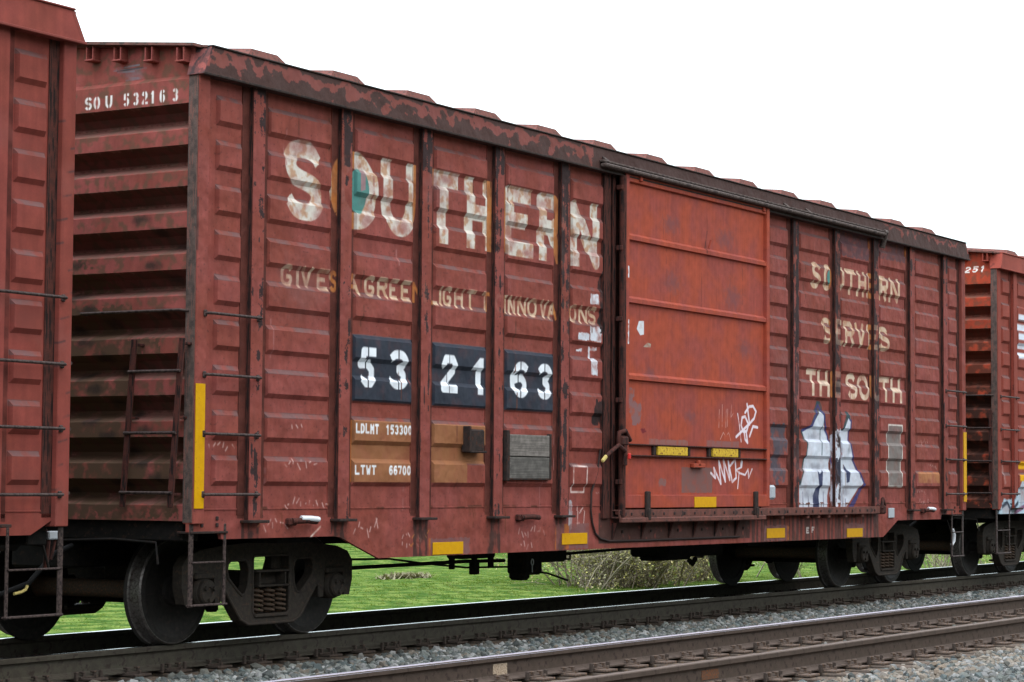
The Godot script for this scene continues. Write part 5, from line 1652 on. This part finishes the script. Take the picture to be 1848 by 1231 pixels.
func main_details(t: Node3D, R: Array, o: Dictionary) -> void:
	var L := func(x: float) -> float: return x - CX
	# ---- door
	var dr := paint_door()
	var dm := painted(dr, 0.68)
	var DR := [5.75 - CX, 3.5, 4.45, 3.5]
	var d := MB.new()
	d.box(Vector3(L.call(7.49), 2.69, 1.615), Vector3(3.24, 3.28, 0.03), 0.004)
	var bk := MB.new()
	bk.box(Vector3(L.call(7.43), 2.69, 1.52), Vector3(3.7, 3.36, 0.02))
	put("door_opening_sheet", bk.mesh(), M.rusty, t)
	var door := put("door", d.mesh(DR), dm, t)
	door.set_meta("label", "orange-red sliding door with two white spray tags")
	var fr := MB.new()
	fr.box(Vector3(L.call(5.855), 2.70, 1.645), Vector3(0.075, 3.31, 0.05), 0.006)
	fr.box(Vector3(L.call(9.125), 2.70, 1.645), Vector3(0.075, 3.31, 0.05), 0.006)
	fr.box(Vector3(L.call(7.49), 4.315, 1.64), Vector3(3.19, 0.075, 0.045), 0.006)
	put("door_frame", fr.mesh(DR), dm, door)
	for y in [3.725, 3.10, 2.337]:
		var rb := MB.new()
		rb.hexa([Vector3(L.call(5.895), y - 0.03, 1.629), Vector3(L.call(9.087), y - 0.03, 1.629), Vector3(L.call(9.087), y + 0.045, 1.629), Vector3(L.call(5.895), y + 0.045, 1.629)],
			[Vector3(L.call(5.895), y - 0.022, 1.662), Vector3(L.call(9.087), y - 0.022, 1.662), Vector3(L.call(9.087), y + 0.018, 1.662), Vector3(L.call(5.895), y + 0.018, 1.662)])
		put("door_rib", rb.mesh(DR), dm, door)
	var ch := MB.new()
	ch.box(Vector3(L.call(7.49), 1.672, 1.65), Vector3(3.19, 0.014, 0.045), 0.003)
	ch.box(Vector3(L.call(7.49), 1.562, 1.65), Vector3(3.19, 0.014, 0.045), 0.003)
	put("door_channel", ch.mesh(), M.rusty, door)
	for q in [[6.52, 7.172], [7.76, 8.364]]:
		var hd := MB.new()
		hd.box(Vector3(L.call((q[0] + q[1]) / 2), 1.617, 1.655), Vector3(q[1] - q[0], 0.088, 0.03), 0.005)
		put("yellow_handle", hd.mesh(), M.oldyellow, door)
		var pk := MB.new()
		pk.box(Vector3(L.call(q[0] - 0.06), 1.617, 1.645), Vector3(0.05, 0.09, 0.03), 0.004)
		put("handle_bracket", pk.mesh(), M.grime, door)
		pk = MB.new()
		pk.box(Vector3(L.call(q[1] + 0.06), 1.617, 1.645), Vector3(0.04, 0.09, 0.03), 0.004)
		put("handle_bracket", pk.mesh(), M.grime, door)
	var bt := MB.new()
	bt.box(Vector3(L.call(7.49), 1.108, 1.648), Vector3(3.34, 0.13, 0.04), 0.005)
	put("door_bottom_rail", bt.mesh(DR), dm, door)
	var y3 := MB.new()
	y3.box(Vector3(L.call(7.573), 1.098, 1.671), Vector3(0.505, 0.108, 0.005), 0.001)
	put("yellow_reflector", y3.mesh(), M.yellow, door)
	for q in [6.27, 8.78]:
		var rl := MB.new()
		rl.box(Vector3(L.call(q), 1.08, 1.68), Vector3(0.09, 0.26, 0.03), 0.008)
		rl.box(Vector3(L.call(q), 0.98, 1.69), Vector3(0.06, 0.12, 0.04), 0.008)
		put("door_roller", rl.mesh(), M.grime, door)
	var cat := MB.new()
	cat.box(Vector3(L.call(7.43), 1.475, 1.655), Vector3(0.26, 0.045, 0.05), 0.006)
	cat.box(Vector3(L.call(7.43), 1.50, 1.66), Vector3(0.05, 0.06, 0.04), 0.006)
	put("door_stop", cat.mesh(DR), dm, door)
	var up := MB.new()
	up.tube([Vector3(L.call(7.66), 3.77, 1.66), Vector3(L.call(7.68), 3.86, 1.68)], 0.012, 6)
	put("door_hook", up.mesh(), dm, door)
	for x in [6.12, 9.0]:
		up = MB.new()
		up.tube([Vector3(L.call(x), 4.36, 1.66), Vector3(L.call(x), 4.30, 1.675)], 0.022, 6)
		put("door_hanger", up.mesh(), dm, door)
	# ---- door post, locking rod, lock
	var dp := MB.new()
	dp.box(Vector3(L.call(5.60), 2.65, 1.56), Vector3(0.13, 3.42, 0.05), 0.006)
	dp.box(Vector3(L.call(5.73), 2.65, 1.575), Vector3(0.05, 3.42, 0.03), 0.004)
	put("door_post", dp.mesh(), M.rusty, t)
	var rod := MB.new()
	rod.tube([Vector3(L.call(5.77), 0.96, 1.66), Vector3(L.call(5.77), 4.32, 1.66)], 0.036, 12)
	for y in [1.0, 1.3, 2.1, 2.9, 3.6, 4.2]:
		rod.box(Vector3(L.call(5.765), y, 1.645), Vector3(0.10, 0.05, 0.07), 0.008)
	put("locking_rod", rod.mesh(), M.rusty, t)
	var lk := MB.new()
	lk.tube([Vector3(L.call(5.86), 1.71, 1.70), Vector3(L.call(5.72), 1.80, 1.72), Vector3(L.call(5.60), 1.78, 1.72), Vector3(L.call(5.58), 1.66, 1.72), Vector3(L.call(5.70), 1.60, 1.73)], 0.024, 8)
	lk.box(Vector3(L.call(5.70), 1.70, 1.71), Vector3(0.16, 0.10, 0.06), 0.02)
	lk.box(Vector3(L.call(5.72), 1.56, 1.72), Vector3(0.06, 0.20, 0.03), 0.008)
	lk.tube([Vector3(L.call(5.58), 1.66, 1.73), Vector3(L.call(5.40), 1.585, 1.73), Vector3(L.call(5.33), 1.545, 1.73)], 0.02, 8)
	var lock := put("door_lock", lk.mesh(), M.rusty, t)
	var tip := MB.new()
	tip.boxt(Transform3D(Basis(Vector3(0, 0, 1), 0.55), Vector3(L.call(5.285), 1.522, 1.73)), Vector3(0.10, 0.036, 0.03), 0.008)
	put("yellow_tip", tip.mesh(), M.tipyellow, lock)
	var seal := MB.new()
	seal.box(Vector3(L.call(5.745), 1.55, 1.755), Vector3(0.05, 0.06, 0.02), 0.008)
	put("red_seal", seal.mesh(), M.red, lock)
	# ---- upper door track
	var ut := MB.new()
	ut.box(Vector3(L.call(8.88), 4.372, 1.69), Vector3(7.14, 0.04, 0.07), 0.012)
	ut.box(Vector3(L.call(8.88), 4.41, 1.655), Vector3(7.14, 0.02, 0.10), 0.004)
	var track := put("upper_door_track", ut.mesh(), M.darkiron, t)
	for x in [5.4, 9.6, 10.2]:
		var k := MB.new()
		k.hexa([Vector3(L.call(x - 0.03), 4.40, 1.70), Vector3(L.call(x + 0.03), 4.40, 1.70), Vector3(L.call(x + 0.03), 4.42, 1.60), Vector3(L.call(x - 0.03), 4.42, 1.60)],
			[Vector3(L.call(x - 0.03), 4.42, 1.70), Vector3(L.call(x + 0.03), 4.42, 1.70), Vector3(L.call(x + 0.03), 4.50, 1.60), Vector3(L.call(x - 0.03), 4.50, 1.60)])
		put("track_bracket", k.mesh(), M.darkiron, track)
	var en := MB.new()
	en.tube([Vector3(L.call(12.42), 4.40, 1.69), Vector3(L.call(12.52), 4.41, 1.68), Vector3(L.call(12.54), 4.34, 1.65), Vector3(L.call(12.54), 4.22, 1.62)], 0.035, 8)
	put("track_stop", en.mesh(), M.darkiron, track)
	# ---- lower door track
	var lt := MB.new()
	lt.box(Vector3(L.call(9.02), 0.985, 1.66), Vector3(6.62, 0.085, 0.02), 0.004)
	lt.box(Vector3(L.call(9.02), 1.02, 1.61), Vector3(6.62, 0.014, 0.11), 0.003)
	lt.box(Vector3(L.call(9.02), 0.95, 1.61), Vector3(6.62, 0.014, 0.11), 0.003)
	var low := put("lower_door_track", lt.mesh(), M.track, t)
	var lip := MB.new()
	lip.box(Vector3(L.call(7.35), 0.925, 1.685), Vector3(3.3, 0.05, 0.04), 0.008)
	put("track_lip", lip.mesh(), M.track, low)
	var bolts := MB.new()
	bolts.box(Vector3.ZERO, Vector3(0.03, 0.03, 0.012), 0.005)
	var bolt_m := bolts.mesh()
	for k in 28:
		put("bolt", bolt_m, M.bolt, low, Vector3(L.call(5.95 + k * 0.23), 0.985, 1.672))
	for x in [9.55, 10.25, 10.55, 10.85, 11.35, 11.85]:
		var k := MB.new()
		k.box(Vector3(L.call(x), 0.93, 1.60), Vector3(0.06, 0.06, 0.10), 0.008)
		put("track_support", k.mesh(), M.track, low)
	for x in [5.75, 6.35, 6.95, 7.5, 8.0, 8.5]:
		var k := MB.new()
		k.hexa([Vector3(L.call(x), 0.73, 1.56), Vector3(L.call(x + 0.02), 0.73, 1.56), Vector3(L.call(x + 0.02), 0.90, 1.56), Vector3(L.call(x), 0.90, 1.56)],
			[Vector3(L.call(x), 0.78, 1.575), Vector3(L.call(x + 0.02), 0.78, 1.575), Vector3(L.call(x + 0.02), 0.90, 1.62), Vector3(L.call(x), 0.90, 1.62)])
		put("track_gusset", k.mesh(), M.rusty, low)
		put("bolt", bolt_m, M.bolt, low, Vector3(L.call(x + 0.22), 0.81, 1.56))
	var es := MB.new()
	es.box(Vector3(L.call(12.42), 0.99, 1.64), Vector3(0.16, 0.11, 0.10), 0.02)
	es.tube([Vector3(L.call(12.36), 1.0, 1.68), Vector3(L.call(12.42), 1.12, 1.67), Vector3(L.call(12.5), 1.04, 1.66)], 0.024, 8)
	put("track_stop", es.mesh(), M.rusty, low)
	# ---- flat yellow reflectors on the sill
	for q in [[2.558, 3.045, 0.659, 0.765], [4.78, 5.264, 0.704, 0.81], [9.323, 9.802, 0.69, 0.798], [11.572, 12.049, 0.663, 0.768]]:
		var y0 := MB.new()
		y0.box(Vector3(L.call((q[0] + q[1]) / 2), (q[2] + q[3]) / 2, 1.5575), Vector3(q[1] - q[0], q[3] - q[2], 0.005), 0.001)
		put("yellow_reflector", y0.mesh(), M.yellow, t)
	# ---- placard boards
	var pb := MB.new()
	pb.box(Vector3(L.call(4.085), 1.525, 1.578), Vector3(0.73, 0.40, 0.014), 0.003)
	var wb := put("placard_board", pb.mesh(), M.wood_dark, t)
	wb.set_meta("label", "grey weathered wooden board of two planks")
	for k in 2:
		var pk := MB.new()
		pk.box(Vector3(L.call(4.085), 1.625 - k * 0.205, 1.60), Vector3(0.73, 0.198, 0.028), 0.005)
		put("plank", pk.mesh(), M.wood_dark if k else M.wood, wb)
	var pf := MB.new()
	pf.box(Vector3(L.call(3.695), 1.53, 1.60), Vector3(0.05, 0.46, 0.05), 0.006)
	pf.box(Vector3(L.call(4.46), 1.53, 1.60), Vector3(0.04, 0.42, 0.04), 0.006)
	pf.box(Vector3(L.call(4.08), 1.32, 1.59), Vector3(0.78, 0.02, 0.05), 0.004)
	put("board_bracket", pf.mesh(), M.grime, wb)
	var rh := MB.new()
	rh.box(Vector3(L.call(3.155), 1.655, 1.59), Vector3(0.29, 0.20, 0.06), 0.015)
	rh.box(Vector3(L.call(3.02), 1.665, 1.60), Vector3(0.03, 0.23, 0.09), 0.005)
	rh.box(Vector3(L.call(3.155), 1.555, 1.60), Vector3(0.28, 0.02, 0.09), 0.005)
	put("route_card_holder", rh.mesh(), M.grime, t)
	# ---- pulling lugs
	for q in [[0.50, true], [3.98, false], [14.0, true]]:
		var lg := MB.new()
		lg.box(Vector3(L.call(q[0]), 0.965, 1.575), Vector3(0.10, 0.06, 0.06), 0.012)
		lg.tube([Vector3(L.call(q[0] - 0.02), 0.97, 1.60), Vector3(L.call(q[0] + 0.14), 0.975, 1.63), Vector3(L.call(q[0] + 0.30), 0.965, 1.60)], 0.024, 8)
		var lug := put("pulling_lug", lg.mesh(), M.rusty, t)
		if q[1]:
			var wp := MB.new()
			wp.tube([Vector3(L.call(q[0] + 0.07), 0.992, 1.62), Vector3(L.call(q[0] + 0.16), 0.99, 1.64), Vector3(L.call(q[0] + 0.30), 0.982, 1.62)], 0.022, 8)
			put("white_paint", wp.mesh(), M.white, lug)
	# hose along the sill by the door
	var cb := MB.new()
	var cp := []
	for q in [V(5.50, 1.62), V(5.442, 1.395), V(5.33, 1.2), V(5.318, 1.03), V(5.347, 0.909), V(5.41, 0.80), V(5.505, 0.752), V(5.679, 0.723), V(6.366, 0.718), V(8.6, 0.72)]:
		cp.append(Vector3(L.call(q.x), q.y, 1.566))
	cb.tube(cp, 0.011, 6)
	put("cable", cb.mesh(), M.bolt, t)
	# ---- small metal tag at the right end of the door track
	var tg := MB.new()
	tg.box(Vector3(L.call(12.95), 0.945, 1.565), Vector3(0.18, 0.12, 0.015), 0.004)
	put("metal_tag", tg.mesh(), M.lightmetal, t)
	var sc := MB.new()
	sc.box(Vector3(L.call(9.22), 1.20, 1.665), Vector3(0.13, 0.16, 0.05), 0.03)
	put("pale_latch", sc.mesh(), M.lightmetal, t)
	# ---- brake gear hanging under the floor
	var bg := MB.new()
	bg.box(Vector3(L.call(5.66), 0.51, 0.62), Vector3(0.36, 0.28, 0.22), 0.03)
	bg.box(Vector3(L.call(5.56), 0.38, 0.62), Vector3(0.16, 0.12, 0.18), 0.03)
	bg.box(Vector3(L.call(6.12), 0.56, 0.55), Vector3(0.60, 0.15, 0.26), 0.03)
	var cyl := put("brake_reservoir", bg.mesh(), M.under, t)
	var wm := MB.new()
	var ring := []
	for k in 13:
		ring.append(Vector3(L.call(5.62) + 0.022 * cos(TAU * k / 12), 0.50 + 0.03 * sin(TAU * k / 12), 0.733))
	wm.tube(ring, 0.006, 5)
	wm.tube([Vector3(L.call(5.62), 0.47, 0.733), Vector3(L.call(5.62), 0.40, 0.733)], 0.006, 5)
	put("white_mark", wm.mesh(), M.white, cyl)
	var rds := MB.new()
	rds.tube([Vector3(L.call(2.0), 0.515, 0.6), Vector3(L.call(4.6), 0.53, 0.6), Vector3(L.call(5.3), 0.52, 0.6)], 0.018, 8)
	rds.tube([Vector3(L.call(2.4), 0.60, 0.6), Vector3(L.call(3.3), 0.585, 0.6), Vector3(L.call(3.85), 0.53, 0.6), Vector3(L.call(4.6), 0.47, 0.6), Vector3(L.call(5.5), 0.455, 0.6)], 0.011, 6)
	rds.tube([Vector3(L.call(5.9), 0.40, 0.5), Vector3(L.call(6.4), 0.36, 0.45), Vector3(L.call(6.9), 0.27, 0.4)], 0.011, 6)
	rds.tube([Vector3(L.call(6.4), 0.54, 0.4), Vector3(L.call(8.9), 0.585, 0.4), Vector3(L.call(11.5), 0.60, 0.4)], 0.016, 8)
	rds.tube([Vector3(L.call(6.4), 0.49, 0.4), Vector3(L.call(6.95), 0.49, 0.4), Vector3(L.call(6.95), 0.56, 0.4)], 0.011, 6)
	put("brake_rod", rds.mesh(), M.under, t)
	var hg := MB.new()
	for x in [4.35, 4.75, 5.05]:
		hg.box(Vector3(L.call(x), 0.60, 0.6), Vector3(0.05, 0.28, 0.05), 0.008)
	hg.box(Vector3(L.call(4.75), 0.46, 0.6), Vector3(0.11, 0.12, 0.06), 0.008)
	hg.box(Vector3(L.call(4.85), 0.60, 0.5), Vector3(0.60, 0.10, 0.2), 0.02)
	put("brake_lever", hg.mesh(), M.under, t)
	hg = MB.new()
	hg.box(Vector3(L.call(9.0), 0.55, 0.3), Vector3(0.16, 0.26, 0.2), 0.02)
	hg.box(Vector3(L.call(9.6), 0.58, 0.3), Vector3(1.4, 0.24, 0.5), 0.03)
	hg.box(Vector3(L.call(9.3), 0.45, 0.3), Vector3(0.9, 0.06, 0.2), 0.02)
	hg.tube([Vector3(L.call(9.9), 0.40, 0.3), Vector3(L.call(9.98), 0.36, 0.3), Vector3(L.call(10.06), 0.42, 0.3)], 0.03, 8)
	put("brake_gear", hg.mesh(), M.under, t)
	# ---- white painted lever and tag at the ends
	var wl := MB.new()
	wl.tube([Vector3(8.40, 0.70, 1.30), Vector3(8.43, 0.62, 1.31), Vector3(8.42, 0.54, 1.31), Vector3(8.37, 0.49, 1.30)], 0.022, 8)
	put("white_lever", wl.mesh(), M.white, t)
